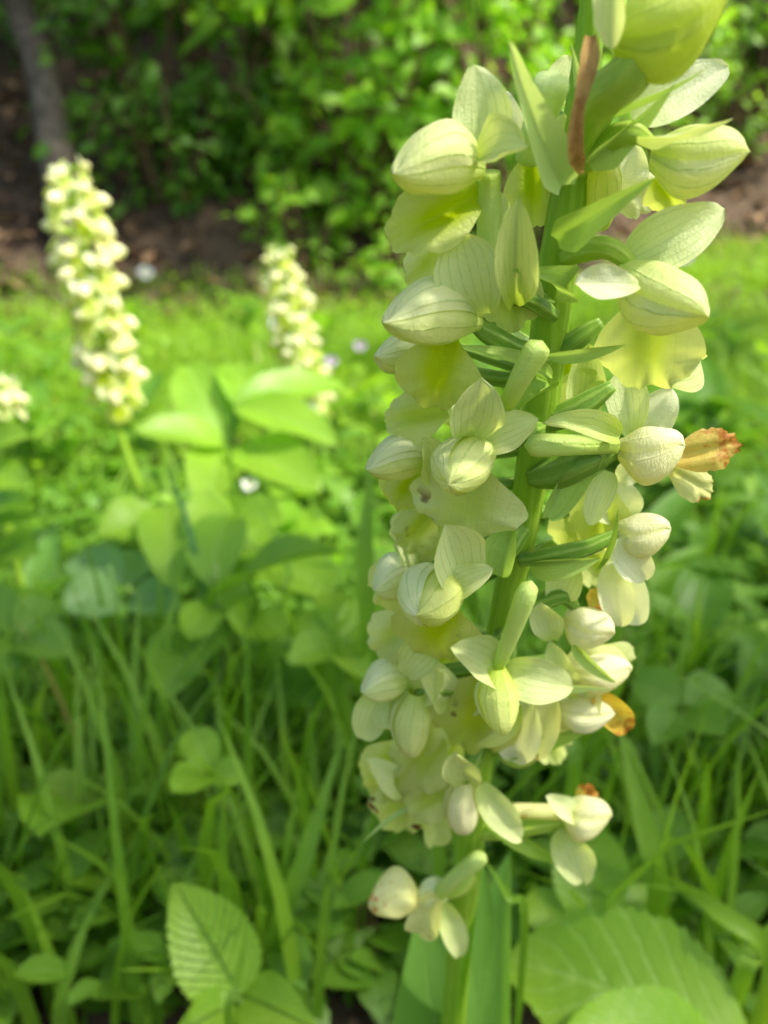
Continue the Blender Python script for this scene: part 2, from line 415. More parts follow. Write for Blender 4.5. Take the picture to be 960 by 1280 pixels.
M['grass_lit_tint'] = grass_material('sunlit_tint_grass', (.13, .265, .012), (.24, .40, .03), (.42, .40, .16))  # lighter copy of the meadow grass, sunlight put into its colour
M['grass_blue'] = grass_material('bluish_grass', (.06, .17, .06), (.10, .23, .08), (.2, .25, .1))

def simple(name, a, b, scale, rough=.85, bstr=.6, bdist=.01):
    q = NT(name); tc = q.n('ShaderNodeTexCoord'); n1 = q.noise(scale, 6, tc.outputs['Object'], .65); n2 = q.noise(scale * .17, 3, tc.outputs['Object'])
    c = q.mix(q.smooth(q.math('ADD', q.math('MULTIPLY', n1, .6), q.math('MULTIPLY', n2, .4)), .36, .64), a, b)
    return q.finish(c, None, rough=rough, spec=.2, bump=n1, bstr=bstr, bdist=bdist)
M['soil'] = simple('soil_and_litter', (.022, .014, .008), (.11, .075, .045), 35)
M['bark'] = simple('grey_bark', (.06, .048, .035), (.19, .16, .12), 60, bdist=.004)
M['twig'] = simple('brown_twig', (.07, .045, .025), (.17, .11, .06), 90, bdist=.002)
def litter_material():
    q = NT('dead_leaf'); at_ = q.n('ShaderNodeAttribute'); at_.attribute_name = 'rnd'
    c = q.mix(at_.outputs['Fac'], (.08, .04, .016), (.33, .21, .115))
    return q.finish(c, c, .2, rough=.7, spec=.2)
M['litter'] = litter_material()
M['stalk'] = green_tube('green_stalk', (.12, .25, .03), (.22, .36, .06), 5, .2)
M['petal_white'] = simple('white_petal', (.72, .72, .70), (.85, .85, .84), 300, rough=.5, bstr=.1, bdist=.0005)
M['petal_lilac'] = simple('lilac_petal', (.55, .42, .62), (.72, .62, .78), 300, rough=.5, bstr=.1, bdist=.0005)
M['anther'] = simple('yellow_centre', (.65, .45, .04), (.8, .62, .08), 400, rough=.6, bstr=.2, bdist=.0005)

# ------------------------------------------------------------------ ground: meadow, then a wooded bank
def sstep(x, a, b):
    t = np.clip((np.asarray(x, float) - a) / (b - a), 0, 1); return t * t * (3 - 2 * t)
def edge_y(x):
    x = np.asarray(x, float)
    return 2.25 + .10 * np.sin(x * 2.1 + .5) + 1.5 * sstep(x, .25, 1.6)
def ground_z(x, y):
    x = np.asarray(x, float); y = np.asarray(y, float)
    d = y - edge_y(x)
    z = .012 * np.sin(x * 5.3 + 1) * np.sin(y * 4.1) + .006 * np.sin(x * 13 + y * 9)
    z = z + .10 * sstep(x, .2, 1.5) * sstep(y, .9, 2.8)
    bank = np.clip(d, 0, None)
    rise = 2.6 * (1 - np.exp(-bank * .30)) + np.clip(bank - 5, 0, None) * .05
    z = z + np.where(d > 0, rise * (1 + .10 * np.sin(x * 3.3 + y * 2.2)) + .03 * np.sin(x * 9 + y * 7) * np.clip(bank * 3, 0, 1), 0)
    return z
def gz(x, y): return float(ground_z(x, y))

def axis_samples(near, far, step, growth):
    out = [0.0]; s = step
    while out[-1] < far:
        if out[-1] > near: s *= growth
        out.append(out[-1] + s)
    return np.array(out)
ax = axis_samples(3.0, 260, .06, 1.16); xs = np.concatenate([-ax[:0:-1], ax])
ay = axis_samples(5.0, 260, .06, 1.16); aback = axis_samples(.5, 200, .1, 1.3); ys = np.concatenate([-aback[:0:-1], ay])
X, Y = np.meshgrid(xs, ys); Z = ground_z(X, Y)
g = mesh_obj('ground', np.stack([X, Y, Z], -1).reshape(-1, 3), grid_faces(len(ys), len(xs)), M['soil'])
g['kind'] = 'structure'; g['label'] = 'dark soil and leaf litter of the meadow and wooded bank'

# ------------------------------------------------------------------ grass
def blades_arrays(bx, by, h, w, lean, az, curl, rows=6, zoff=0.0):
    """many curved tapering blades as one array pair"""
    n = len(bx); bz = ground_z(bx, by) + zoff - .004
    t = np.linspace(0, 1, rows)[None, :]
    out = lean[:, None] * t + curl[:, None] * t ** 2.6
    horiz = h[:, None] * np.sin(np.clip(out, 0, 2.2)) * t
    up = h[:, None] * t * np.cos(np.clip(out, 0, 2.2) * .82)
    cx = bx[:, None] + horiz * np.cos(az)[:, None]; cy = by[:, None] + horiz * np.sin(az)[:, None]; cz = bz[:, None] + up
    tw = az[:, None] + math.pi / 2 + .7 * t * np.sin(az * 7)[:, None]
    ww = w[:, None] / 2 * np.clip(.7 + t * 1.4, 0, 1) * (1 - t ** 2.2) + .00015
    sx, sy = np.cos(tw) * ww, np.sin(tw) * ww
    # a shallow V section: left edge, keel, right edge
    Lv = np.stack([cx - sx, cy - sy, cz + ww * .35], -1); Kv = np.stack([cx, cy, cz], -1); Rv = np.stack([cx + sx, cy + sy, cz + ww * .35], -1)
    V = np.stack([Lv, Kv, Rv], 2).reshape(-1, 3)
    f = grid_faces(rows, 3); F = (f[None] + (np.arange(n) * rows * 3)[:, None, None]).reshape(-1, 4)
    u = np.tile(np.array([0, .5, 1.0])[None, None, :], (n, rows, 1)); v = np.tile(t[..., None], (n, 1, 3))
    return V, F, np.stack([u, v], -1).reshape(-1, 2)

def in_view(x, y, margin=1.35):
    return np.abs(x) < (.50 * y + .12) * margin

def scatter(n, y0, y1, margin=1.35, power=1.0):
    y = y0 + (y1 - y0) * rng.random(n) ** power
    x = (rng.random(n) * 2 - 1) * (.50 * y + .26) * margin
    return x, y

def clear_of_subject(x, y):
    # nothing sprouts between lens and orchid, nor through its stem
    return ~((y < .165) | ((np.abs(x - .015) < .03) & (y < .19)))

def grass_field(name, n, y0, y1, hr, wr, mat, label, lean=(.05, .55), curl=(0, .9), power=.6, margin=1.35):
    x, y = scatter(n, y0, y1, margin, power)
    k = clear_of_subject(x, y) & (y < edge_y(x) + .12)
    x, y = x[k], y[k]; m = len(x)
    patch = .75 + .5 * (np.sin(x * 6.1 + 1.7) * np.sin(y * 5.3 + .4) * .5 + .5)
    h = rng.uniform(*hr, m) * patch
    V, F, UV = blades_arrays(x, y, h, rng.uniform(*wr, m), rng.uniform(*lean, m), rng.uniform(0, 6.28, m), rng.uniform(*curl, m))
    o = mesh_obj(name, V, F, mat, uv=UV, rnd=np.repeat(rng.random(m), 18))
    o['kind'] = 'stuff'; o['label'] = label; o['category'] = 'grass'
    return o
grass_field('grass', 1500, .17, .34, (.05, .112), (.003, .006), M['grass'], 'long grass at the foot of the near orchid', power=.8, lean=(.0, .32), curl=(0, .35))
grass_field('grass', 5200, .30, .75, (.03, .082), (.002, .0045), M['grass'], 'dense green grass around the orchid stems')
grass_field('grass', 20000, .6, 1.5, (.04, .10), (.002, .0042), M['grass_lit_tint'], 'sunlit grass in the middle of the meadow')
grass_field('grass', 30000, 1.3, 4.0, (.03, .085), (.0025, .0048), M['grass_lit_tint'], 'bright short grass at the back of the meadow by the trees', power=.9)

def outer_grass(n):
    """the meadow goes on to both sides and behind"""
    x = rng.uniform(-2.8, 3.4, n); y = rng.uniform(-1.2, 4.2, n)
    k = (y < edge_y(x) + .12) & ~((y > 0) & (np.abs(x) < (.50 * y + .26) * 1.35)) & (x ** 2 + y ** 2 > .3 ** 2)
    x, y = x[k], y[k]; m = len(x)
    V, F, UV = blades_arrays(x, y, rng.uniform(.05, .11, m), rng.uniform(.004, .007, m), rng.uniform(.05, .55, m), rng.uniform(0, 6.28, m), rng.uniform(0, .9, m), rows=4)
    o = mesh_obj('grass', V, F, M['grass_lit_tint'], uv=UV, rnd=np.repeat(rng.random(m), 12)); o['kind'] = 'stuff'; o['label'] = 'meadow grass spreading away to both sides'; o['category'] = 'grass'
outer_grass(30000)

def short_cover(name, n, y0, y1, size, mat, label, hz=(.004, .05), margin=1.35):
    """tiny leaves close to the soil between the blades"""
    x, y = scatter(n, y0, y1, margin, .6); k = clear_of_subject(x, y) & (y < edge_y(x) + .1); x, y = x[k], y[k]; m = len(x)
    base, f, uvq = sheet((0, 0, 0), (1, 0, 0), .62, (0, 0, 1), kind='leaf', nv=5, nu=3, cup=.1, bend=.08)
    az = rng.uniform(0, 6.28, m); tilt = rng.uniform(-.5, .7, m); s = rng.uniform(*size, m)
    c, sn, ct, st = np.cos(az), np.sin(az), np.cos(tilt), np.sin(tilt)
    px = base[None, :, 0] * ct[:, None] - base[None, :, 2] * st[:, None]; pz = base[None, :, 0] * st[:, None] + base[None, :, 2] * ct[:, None]; py = base[None, :, 1]
    V = np.stack([x[:, None] + s[:, None] * (px * c[:, None] - py * sn[:, None]), y[:, None] + s[:, None] * (px * sn[:, None] + py * c[:, None]),
                  (ground_z(x, y) + rng.uniform(*hz, m))[:, None] + s[:, None] * pz], -1).reshape(-1, 3)
    F = (f[None] + (np.arange(m) * len(base))[:, None, None]).reshape(-1, 4)
    o = mesh_obj(name, V, F, mat, uv=np.tile(uvq, (m, 1)), rnd=np.repeat(rng.random(m), len(base)))
    o['kind'] = 'stuff'; o['label'] = label; o['category'] = 'ground cover'
    return o
short_cover('ground_cover', 8000, .17, .4, (.010, .024), M['leaf_mid'], 'little leaves hiding the soil below the orchid', margin=1.2)
short_cover('ground_cover', 13000, .19, .75, (.010, .026), M['leaf_mid'], 'small green leaves covering the soil under the near grass')
short_cover('ground_cover', 8000, .6, 2.6, (.010, .026), M['leaf'], 'small leaves mixed into the sunny meadow grass', hz=(.005, .06))

# dead leaves on the bank and a few in the grass
def litter(n, label):
    x = rng.uniform(-3.2, 4.2, n); y = edge_y(x) - .12 + 3.2 * rng.random(n) ** 1.3; m = n
    base, f, uvq = sheet((0, 0, 0), (1, 0, 0), .6, (0, 0, 1), kind='leaf', nv=5, nu=3, cup=.25, bend=.12)
    az = rng.uniform(0, 6.28, m); tilt = rng.uniform(-.6, .6, m); s = rng.uniform(.03, .075, m)
    c, sn, ct, st = np.cos(az), np.sin(az), np.cos(tilt), np.sin(tilt)
    px = base[None, :, 0] * ct[:, None] - base[None, :, 2] * st[:, None]; pz = base[None, :, 0] * st[:, None] + base[None, :, 2] * ct[:, None]; py = base[None, :, 1]
    V = np.stack([x[:, None] + s[:, None] * (px * c[:, None] - py * sn[:, None]), y[:, None] + s[:, None] * (px * sn[:, None] + py * c[:, None]),
                  (ground_z(x, y) + .012)[:, None] + s[:, None] * pz], -1).reshape(-1, 3)
    F = (f[None] + (np.arange(m) * len(base))[:, None, None]).reshape(-1, 4)
    o = mesh_obj('leaf_litter', V, F, M['litter'], uv=np.tile(uvq, (m, 1)), rnd=np.repeat(rng.random(m), len(base)))
    o['kind'] = 'stuff'; o['label'] = label; o['category'] = 'leaf litter'
litter(5200, 'brown dead leaves lying on the wooded bank')

# ------------------------------------------------------------------ trees and shrubs on the bank
def leaf_proto(seed, w=.58):
    return sheet((0, 0, 0), (1, 0, 0), w, (0, 0, 1), kind='leaf', nv=7, nu=5, cup=.06, fold=.08, bend=.05, ruffle=.03, seed=seed, tip=-.12)
PROTO = [leaf_proto(i, .5 + .08 * i) for i in range(3)]
PROTO_ME = {}
def proto_mesh(i, mat):
    key = (i, mat.name)
    if key not in PROTO_ME:
        V, F, UV = PROTO[i]; o = mesh_obj('leaf', V, F, mat, uv=UV); PROTO_ME[key] = o.data; bpy.data.objects.remove(o)
    return PROTO_ME[key]

def leaf_frames(centres, outward, droop, size, seed, jitter=.6):
    """one rotation matrix and size per leaf; leaves hang outward and face up to the light"""
    r = np.random.default_rng(seed); m = len(centres)
    az = np.arctan2(outward[:, 1], outward[:, 0]) + r.normal(0, 1.0, m)
    pit = r.normal(droop, .38, m)
    a = np.stack([np.cos(az) * np.cos(pit), np.sin(az) * np.cos(pit), np.sin(pit)], -1)
    upv = np.array([.35, -.62, .70]) + r.normal(0, jitter, (m, 3)) * np.array([1, 1, .4])
    n = upv - a * (upv * a).sum(1)[:, None]; n /= np.linalg.norm(n, axis=1)[:, None] + 1e-9
    s = np.cross(n, a)
    return a, s, n, r.uniform(size * .6, size * 1.25, m)

def crown_mesh(name, parent, centres, outward, droop, size, mat, seed, single=0):
    a, s, n, sz = leaf_frames(centres, outward, droop, size, seed)
    m = len(centres); r = np.random.default_rng(seed + 1)
    order = np.argsort(centres[:, 1])            # the leaves toward the meadow show largest
    solo = order[:single]; rest = order[single:]
    if len(rest):
        base, f, uvq = PROTO[0]
        V = centres[rest][:, None, :] + sz[rest][:, None, None] * (base[None, :, 0:1] * a[rest][:, None, :] + base[None, :, 1:2] * s[rest][:, None, :] + base[None, :, 2:3] * n[rest][:, None, :])
        F = (f[None] + (np.arange(len(rest)) * len(base))[:, None, None]).reshape(-1, 4)
        o = mesh_obj(name, V.reshape(-1, 3), F, mat, parent, uv=np.tile(uvq, (len(rest), 1)), rnd=np.repeat(r.random(len(rest)), len(base)))
        o['kind'] = 'stuff'
    for i in solo:
        o = link('leaf', proto_mesh(int(i) % 3, mat), parent)
        mt = Matrix(((a[i][0], s[i][0], n[i][0]), (a[i][1], s[i][1], n[i][1]), (a[i][2], s[i][2], n[i][2]))).to_4x4()
        o.matrix_basis = Matrix.Translation(Vector(centres[i])) @ mt @ Matrix.Scale(float(sz[i]), 4)

def shrub(name, x, y, height, spread, nb, per, size, mat, label, cat, group, seed, droop=-.35, single=0, z0=None, trunk=.012, arch=.55, low=.06, twigs=6):
    """several arching stems with side twigs; leaves along each twig"""
    r = np.random.default_rng(seed); z = gz(x, y) if z0 is None else z0
    t = thing(name, (x, y, z), label, cat, group)
    C, O = [], []
    for b in range(nb):
        az = r.uniform(0, 6.28); reach = spread * r.uniform(.45, 1.0); h = height * r.uniform(.55, 1.0)
        p0 = np.array([x + .03 * math.cos(az), y + .03 * math.sin(az), z - .03])
        p1 = p0 + np.array([math.cos(az) * reach * .30, math.sin(az) * reach * .30, h * .55])
        p2 = p0 + np.array([math.cos(az) * reach * .75, math.sin(az) * reach * .75, h * 1.0])
        p3 = p0 + np.array([math.cos(az) * reach * 1.1, math.sin(az) * reach * 1.1, h * (1.0 - arch * r.uniform(.4, 1.2))])
        tube('branch', [p0, p1, p2, p3], [trunk, trunk * .7, trunk * .45, trunk * .15], M['twig'], t, sides=6, k=4)
        path = spline([p0, p1, p2, p3], 8)
        for k in range(twigs):
            q = low + (1 - low) * (k + r.random()) / twigs; c = path[int(q * (len(path) - 1))]
            ta = az + r.normal(0, 1.1); tl = reach * r.uniform(.25, .6)
            e = c + np.array([math.cos(ta) * tl, math.sin(ta) * tl, tl * r.uniform(-.55, .25)])
            m = max(3, int(per * r.uniform(.6, 1.4)))
            f = r.random(m)[:, None]
            C.append(c + (e - c) * f + r.normal(0, size * .45, (m, 3))); O.append(np.tile((e - c)[None], (m, 1)))
    C = np.concatenate(C); O = np.concatenate(O)
    floor = ground_z(C[:, 0], C[:, 1]) + .02; C[:, 2] = np.maximum(C[:, 2], floor)
    crown_mesh('foliage', t, C, O, droop, size, mat, seed + 3, single)
    return t

def tree(name, x, y, trunk_pts, radii, crown_c, crown_r, nleaf, size, mat, label, cat, group, seed, clumps=40):
    r = np.random.default_rng(seed)
    t = thing(name, (x, y, gz(x, y)), label, cat, group)
    trunk = tube('trunk', trunk_pts, radii, M['bark'], t, sides=12, k=6, ribs=5, rib=.06, twist=2)
    top = np.array(trunk_pts[-1]); cc = np.array(crown_c); cr = np.array(crown_r); C, O = [], []
    for k in range(clumps):
        d = r.normal(0, 1, 3); d /= np.linalg.norm(d); p = cc + cr * d * r.uniform(.35, 1.0)
        if k < 12: tube('limb', [top - (top - np.array(trunk_pts[0])) * r.uniform(0, .3), (top + p) / 2 + np.array([0, 0, .15]), p], [radii[-1] * .8, radii[-1] * .4, .006], M['bark'], t, sides=6, k=4)
        m = nleaf // clumps; q = r.normal(0, 1, (m, 3)) * np.array([.28, .28, .13]) * cr.mean() * .75
        C.append(p + q); O.append(q + d * .3)
    crown_mesh('crown', t, np.concatenate(C), np.concatenate(O), -.3, size, mat, seed + 2)
    return t

BANK = 'shrubs along the foot of the wooded bank'
# (x, y, height, spread, stems, leaves per twig, leaf size)
shrub('leafy_shrub', -.02, 2.62, 1.05, .60, 16, 11, .078, M['shrub_leaf'], 'broad bright green shrub spilling down in front of the bare bank', 'shrub', None, 21, single=220)
shrub('leafy_shrub', .28, 2.75, 1.05, .5, 12, 10, .075, M['shrub_leaf'], 'light green shrub behind the top of the near orchid', 'shrub', None, 22, single=120)
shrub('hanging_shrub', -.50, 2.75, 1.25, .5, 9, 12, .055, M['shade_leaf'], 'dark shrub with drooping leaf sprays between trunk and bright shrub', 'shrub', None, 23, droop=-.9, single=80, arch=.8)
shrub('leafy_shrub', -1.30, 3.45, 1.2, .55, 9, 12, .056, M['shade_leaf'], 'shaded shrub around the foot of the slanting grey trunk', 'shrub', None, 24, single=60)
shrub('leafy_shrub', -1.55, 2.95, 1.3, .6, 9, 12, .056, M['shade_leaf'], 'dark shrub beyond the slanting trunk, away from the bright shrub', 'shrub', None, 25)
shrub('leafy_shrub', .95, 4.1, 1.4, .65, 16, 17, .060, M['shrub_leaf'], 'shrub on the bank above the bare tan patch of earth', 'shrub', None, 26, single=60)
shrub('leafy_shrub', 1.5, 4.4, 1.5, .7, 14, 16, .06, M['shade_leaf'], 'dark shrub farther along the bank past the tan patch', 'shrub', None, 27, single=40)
shrub('low_shrub', .12, 2.34, .22, .2, 6, 6, .04, M['shrub_leaf'], 'small low shrub at the meadow edge under the bright shrub', 'shrub', None, 28, single=40)
shrub('low_shrub', -.22, 2.42, .30, .16, 5, 6, .04, M['shrub_leaf'], 'little leafy sapling behind the small pale orchid', 'shrub', None, 29, single=40)
for i, (x, y, hh, lbl) in enumerate([(-1.55, 2.80, .75, 'leafy bush filling the corner beyond the slanting trunk'), (-.68, 2.70, .80, 'leafy bush between the slanting trunk and the hanging shrub'), (-.62, 2.60, .34, 'low bush at the dark foot of the bank behind the tall far orchid'),
        (.42, 2.55, .60, 'bush at the bank foot behind the middle of the near orchid'), (.62, 2.95, .75, 'bush behind the near orchid, next to the tan earth'), (1.15, 3.85, .8, 'round bush on the bank directly over the tan earth'), (1.65, 4.15, .8, 'bush at the far end of the tan earth'), (-.30, 2.95, 1.0, 'tall bush rising behind the broad bright shrub')]):
    shrub('leafy_bush', x, y, hh, .34, 11, 9, .052, M['shade_leaf' if x < -.5 else 'shrub_leaf'], lbl, 'bush', None, 140 + i, single=40)  # bushes to the left take the leaf colour darkened as shade
# dense dark growth higher up on the bank
for i, (x, y, h) in enumerate([(-1.9, 3.9, 1.3), (-1.1, 4.0, 1.4), (-.35, 3.9, 1.3), (.4, 4.0, 1.4), (1.1, 5.2, 1.4), (1.9, 5.4, 1.4), (-2.6, 3.4, 1.4), (2.7, 5.3, 1.5), (2.4, 4.3, 1.2), (3.3, 4.6, 1.3), (-2.6, 2.7, 1.1)]):
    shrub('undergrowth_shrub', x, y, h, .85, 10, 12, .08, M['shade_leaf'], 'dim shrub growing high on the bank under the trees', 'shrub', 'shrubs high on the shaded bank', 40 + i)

# unseen trees added for shade: one on the near grass, one on the bank
def shade_tree(name, x, y, path, boxes, nleaf, size, label, seed):
    r = np.random.default_rng(seed); t = thing(name, (x, y, gz(x, y)), label, 'tree')
    tube('trunk', path, [.10, .085, .07, .03], M['bark'], t, sides=12, k=6, ribs=5, rib=.06)
    C = []
    for (lo, hi, k) in boxes:
        lo, hi = np.array(lo), np.array(hi); c = (lo + hi) / 2
        tube('limb', [path[2], (np.array(path[2]) + c) / 2 + np.array([0, 0, .12]), c], [.04, .025, .008], M['bark'], t, sides=7, k=5)
        C.append(lo + (hi - lo) * r.random((int(nleaf * k), 3)))
    C = np.concatenate(C)
    crown_mesh('crown', t, C, C - np.array(path[2]), -.3, size, M['shade_leaf'], seed + 2)
shade_tree('added_shade_tree', 3.4, .6, [(3.4, .6, -.05), (3.35, .55, 1.3), (3.2, .5, 2.4), (3.2, .5, 3.6)],
           [((.9, -.42, 2.4), (2.2, -.22, 2.65), .46), ((2.2, -.3, 2.5), (4.4, 1.3, 3.6), .8)], 2600, .075, 'unseen broadleaf tree added to shade the near grass with a low bough', 90)
shade_tree('added_shade_tree', 2.7, 4.4, [(2.7, 4.4, .2), (2.6, 4.2, 1.6), (2.3, 4.0, 2.7), (2.0, 3.7, 3.6)],
           [((0., 1.72, 2.9), (1.4, 3.3, 3.5), 1.0)], 2900, .11, 'unseen broadleaf tree added to shade the bank, leaning out over the meadow edge', 91)
# the slanting grey trunk at the wood's edge and the canopy trees above
tp = [at(94, 335, 2.2), at(72, 200, 2.2), at(50, 85, 2.2), at(18, -10, 2.19), at(-40, -220, 2.18), at(-80, -520, 2.2)]
tp[0].z = gz(tp[0].x, tp[0].y) - .05
tree('slanting_tree', tp[0].x, tp[0].y, [tuple(p) for p in tp], [.050, .044, .040, .038, .034, .024], (tp[-1].x - .3, tp[-1].y + .5, 2.6), (1.0, .8, .6), 2200, .07, M['shade_leaf'],
     'slim grey tree trunk leaning at the edge of the wood', 'tree', None, 60)
for i, (x, y, h, cx, lbl) in enumerate([(-2.3, 4.6, 3.6, 1.2, 'woodland tree uphill of the slanting trunk'), (-.4, 4.7, 3.7, 1.3, 'woodland tree on the bank behind the bright shrub'),
                                        (1.3, 5.6, 3.8, 1.3, 'woodland tree above the tan patch of bank'), (3.0, 5.8, 3.8, 1.3, 'woodland tree farthest along the bank')]):
    z = gz(x, y)
    tree('woodland_tree', x, y, [(x, y, z - .05), (x + .05, y - .05, z + 1.2), (x - .05, y - .2, z + 2.4)], [.12, .1, .07], (x + .1, y - .35, h), (cx + .2, cx, .8), 4200, .12, M['shade_leaf'], lbl, 'tree', None, 70 + i)

# ------------------------------------------------------------------ the near orchid
def dstem(py): return 1.0 / (13.7 - .00625 * min(py, 1180))
def q3(p):
    px, py, dz = p
    return at(px, py, dstem(py) - dz / 1000.0)
def mm(px, p): return px * (q3(p) - CAMP).dot(FWD) / FPX
def to_cam(p): return (CAMP - Vector(p)).normalized()

stem_px = [(742, -60, 0), (738, 30, 0), (728, 120, 0), (714, 225, 0), (700, 310, 0), (688, 400, 0), (672, 540, 0), (655, 650, 0), (632, 760, 0), (612, 870, 0), (598, 960, 0), (588, 1060, 0), (578, 1150, 0)]
stem_w = [q3(p) for p in stem_px]
low = stem_w[-1]
foot = Vector((low.x - .001, low.y + .022, -.004))
orchid = thing('orchid', (foot.x, foot.y, 0), 'large pale yellow orchid flower spike in sharp focus on a thick green stem', 'orchid', None)
pts = list(stem_w) + [Vector((low.x - .0005, low.y + .012, low.z * .5)), foot]
tube('stem', pts, [mm(11, stem_px[0]), mm(16, stem_px[1]), mm(19, stem_px[2]), mm(22, stem_px[3]), mm(23, stem_px[4]), mm(23, stem_px[5]), mm(22, stem_px[6]), mm(19, stem_px[7]), mm(18, stem_px[8]), mm(17, stem_px[9]), mm(17, stem_px[10]), mm(17, stem_px[11]), mm(17, stem_px[12]), .0026, .003], M['stem'], orchid, sides=18, k=6, ribs=6, rib=.035, twist=1.5)

def ribbon(name, pts, widths, mat, parent=None, facing=None, fold=.35):
    C = spline(pts, 6); m = len(C); ww = np.interp(np.linspace(0, 1, m), np.linspace(0, 1, len(widths)), widths) / 2
    T = np.gradient(C, axis=0); T /= np.linalg.norm(T, axis=1)[:, None]
    V, UV = [], []
    for i in range(m):
        f = np.array(facing if facing is not None else to_cam(C[i])); s = np.cross(T[i], f); s /= np.linalg.norm(s) + 1e-9; n = np.cross(s, T[i])
        V += [C[i] - s * ww[i] + n * ww[i] * fold, C[i], C[i] + s * ww[i] + n * ww[i] * fold]; UV += [(0, i / m), (.5, i / m), (1, i / m)]
    return mesh_obj(name, np.array(V), grid_faces(m, 3), mat, parent, uv=np.array(UV))


class Flower:
    n = 0
    def __init__(self, ov, r=11, mat='ovary', ribs=6):
        Flower.n += 1; self.s = Flower.n * 31
        self.o = tube('flower', [q3(p) for p in ov], [mm(r * f, ov[0]) for f in (.75, 1.0, 1.0, .85, .45)], M[mat], orchid, sides=18, k=7, ribs=ribs, rib=.10, twist=2.6)
    def _sheet(self, name, b, t, w, mat, roll=0, fn=sheet, **kw):
        self.s += 1
        B, T = q3(b), q3(t); W = mm(w, tuple((i + j) / 2 for i, j in zip(b, t)))
        V, F, UV = fn(B, T, W, to_cam((B + T) / 2), roll, seed=self.s, **kw)
        return mesh_obj(name, V, F, M[mat], self.o, uv=UV)
    def hood(self, b, t, w, roll=0, mat='hood', low='hood_low'):
        B, T = q3(b), q3(t); W = mm(w, tuple((i + j) / 2 for i, j in zip(b, t))); self.s += 1
        fc = to_cam((B + T) / 2)
        for nm, lo, m in (('dorsal_sepal', False, mat), ('inner_petal', True, low if mat == 'hood' else mat)):
            V, F, UV = hood_shell(B, T, W, fc, roll, lo, seed=self.s); mesh_obj(nm, V, F, M[m], self.o, uv=UV)
        return self
    def sep(self, b, t, w, roll=0, mat='sepal', kind='sepal', **kw):
        r = random.Random(self.s * 13 + 1)
        kw.setdefault('cup', .13); kw.setdefault('ruffle', .055); kw.setdefault('fold', r.uniform(.06, .2)); kw.setdefault('tip', r.uniform(-.16, .12)); kw.setdefault('twist', r.uniform(-.35, .35))
        self._sheet('lateral_sepal', b, t, w, mat, roll, kind=kind, nv=20, nu=13, **kw); return self
    def lip(self, b, t, w, roll=0, mat='lip', **kw):
        self._sheet('lip', b, t, w, mat, roll, fn=lip_sheet, **kw); return self
    def spur(self, pts, r, mat='spur'):
        tube('spur', [q3(p) for p in pts], [mm(k, pts[0]) for k in r], M[mat], self.o, sides=14, k=7, round_end=True, ribs=2, rib=.06); return self

def bract(b, t, w, roll=0, mat='bract', kind='bract', **kw):
    B, T = q3(b), q3(t); bract.n += 1
    kw.setdefault('cup', .1); kw.setdefault('fold', .22); kw.setdefault('ruffle', .015)
    V, F, UV = sheet(B, T, mm(w, tuple((i + j) / 2 for i, j in zip(b, t))), to_cam((B + T) / 2), roll, kind=kind, nv=20, nu=11, seed=900 + bract.n, **kw)
    return mesh_obj('bract', V, F, M[mat], orchid, uv=UV)
bract.n = 0

# --- topmost flower, cut by the frame
(Flower([(722, 190, 2), (745, 130, 6), (785, 95, 9), (820, 45, 9)], 25, 'ovary_pale')
 .hood((765, 45, 8), (902, 12, 10), 118, 10, mat='top')
 .sep((772, -45, 9), (768, 62, 10), 42, 25, kind='strap', cup=.25)
 .sep((800, 10, 6), (850, -90, 3), 70, -20)
 .lip((800, 30, 4), (860, 70, 2), 70, 20)
 .sep((872, 40, 4), (846, 84, 3), 10, 60))
bract((722, 110, 1), (713, 54, 3), 13, 20, 'bract_pale')
b = ribbon('bract', [q3(p) for p in [(726, 216, 7), (720, 190, 9), (721, 150, 9.5), (729, 110, 9.5), (737, 76, 9), (738, 46, 8)]],
           [mm(k, (726, 214, 8)) for k in (6, 20, 18, 14, 20, 22, 12)], M['dry'], orchid, fold=.75)
b['label'] = 'withered brown bract'
bract((702, 232, 6), (636, 50, 11), 58, 18, 'bract_pale', fold=.42, bend=-.06)
# --- upper left flower
(Flower([(690, 380, 1), (655, 372, 3), (620, 345, 4), (612, 300, 5)], 13)
 .hood((598, 208, 6), (499, 205, 11), 90, 0)
 .sep((603, 205, 5), (589, 82, 3), 76, 14, bend=.05)
 .sep((598, 200, 8), (657, 183, 10), 62, -38, cup=.35, kind='blunt')
 .spur([(612, 215, 5), (611, 265, 5), (608, 335, 5)], (14, 15, 15))
 .lip((604, 240, 5), (488, 296, 9), 92, 12, channel=.2, drop=.10))
# --- upper right flower
(Flower([(722, 212, 2), (750, 185, 4), (785, 165, 6), (815, 178, 6)], 15, 'ovary_pale')
 .hood((815, 192, 5), (927, 200, 8), 88, 6, mat='hood')
 .sep((790, 150, 2), (908, 82, 0), 62, -8, mat='white', bend=.03)
 .sep((796, 172, 8), (915, 144, 9), 34, 68, kind='bract', cup=.1)
 .lip((822, 222, 3), (846, 268, 2), 62, 14))
bract((735, 140, 4), (888, 82, 6), 24, 62, 'bract_pale')
bract((735, 205, 5), (845, 104, 6), 40, 30, 'bract_pale', fold=.3)
bract((697, 300, 8), (820, 222, 12), 48, 4, 'bract', fold=.30, bend=.05)
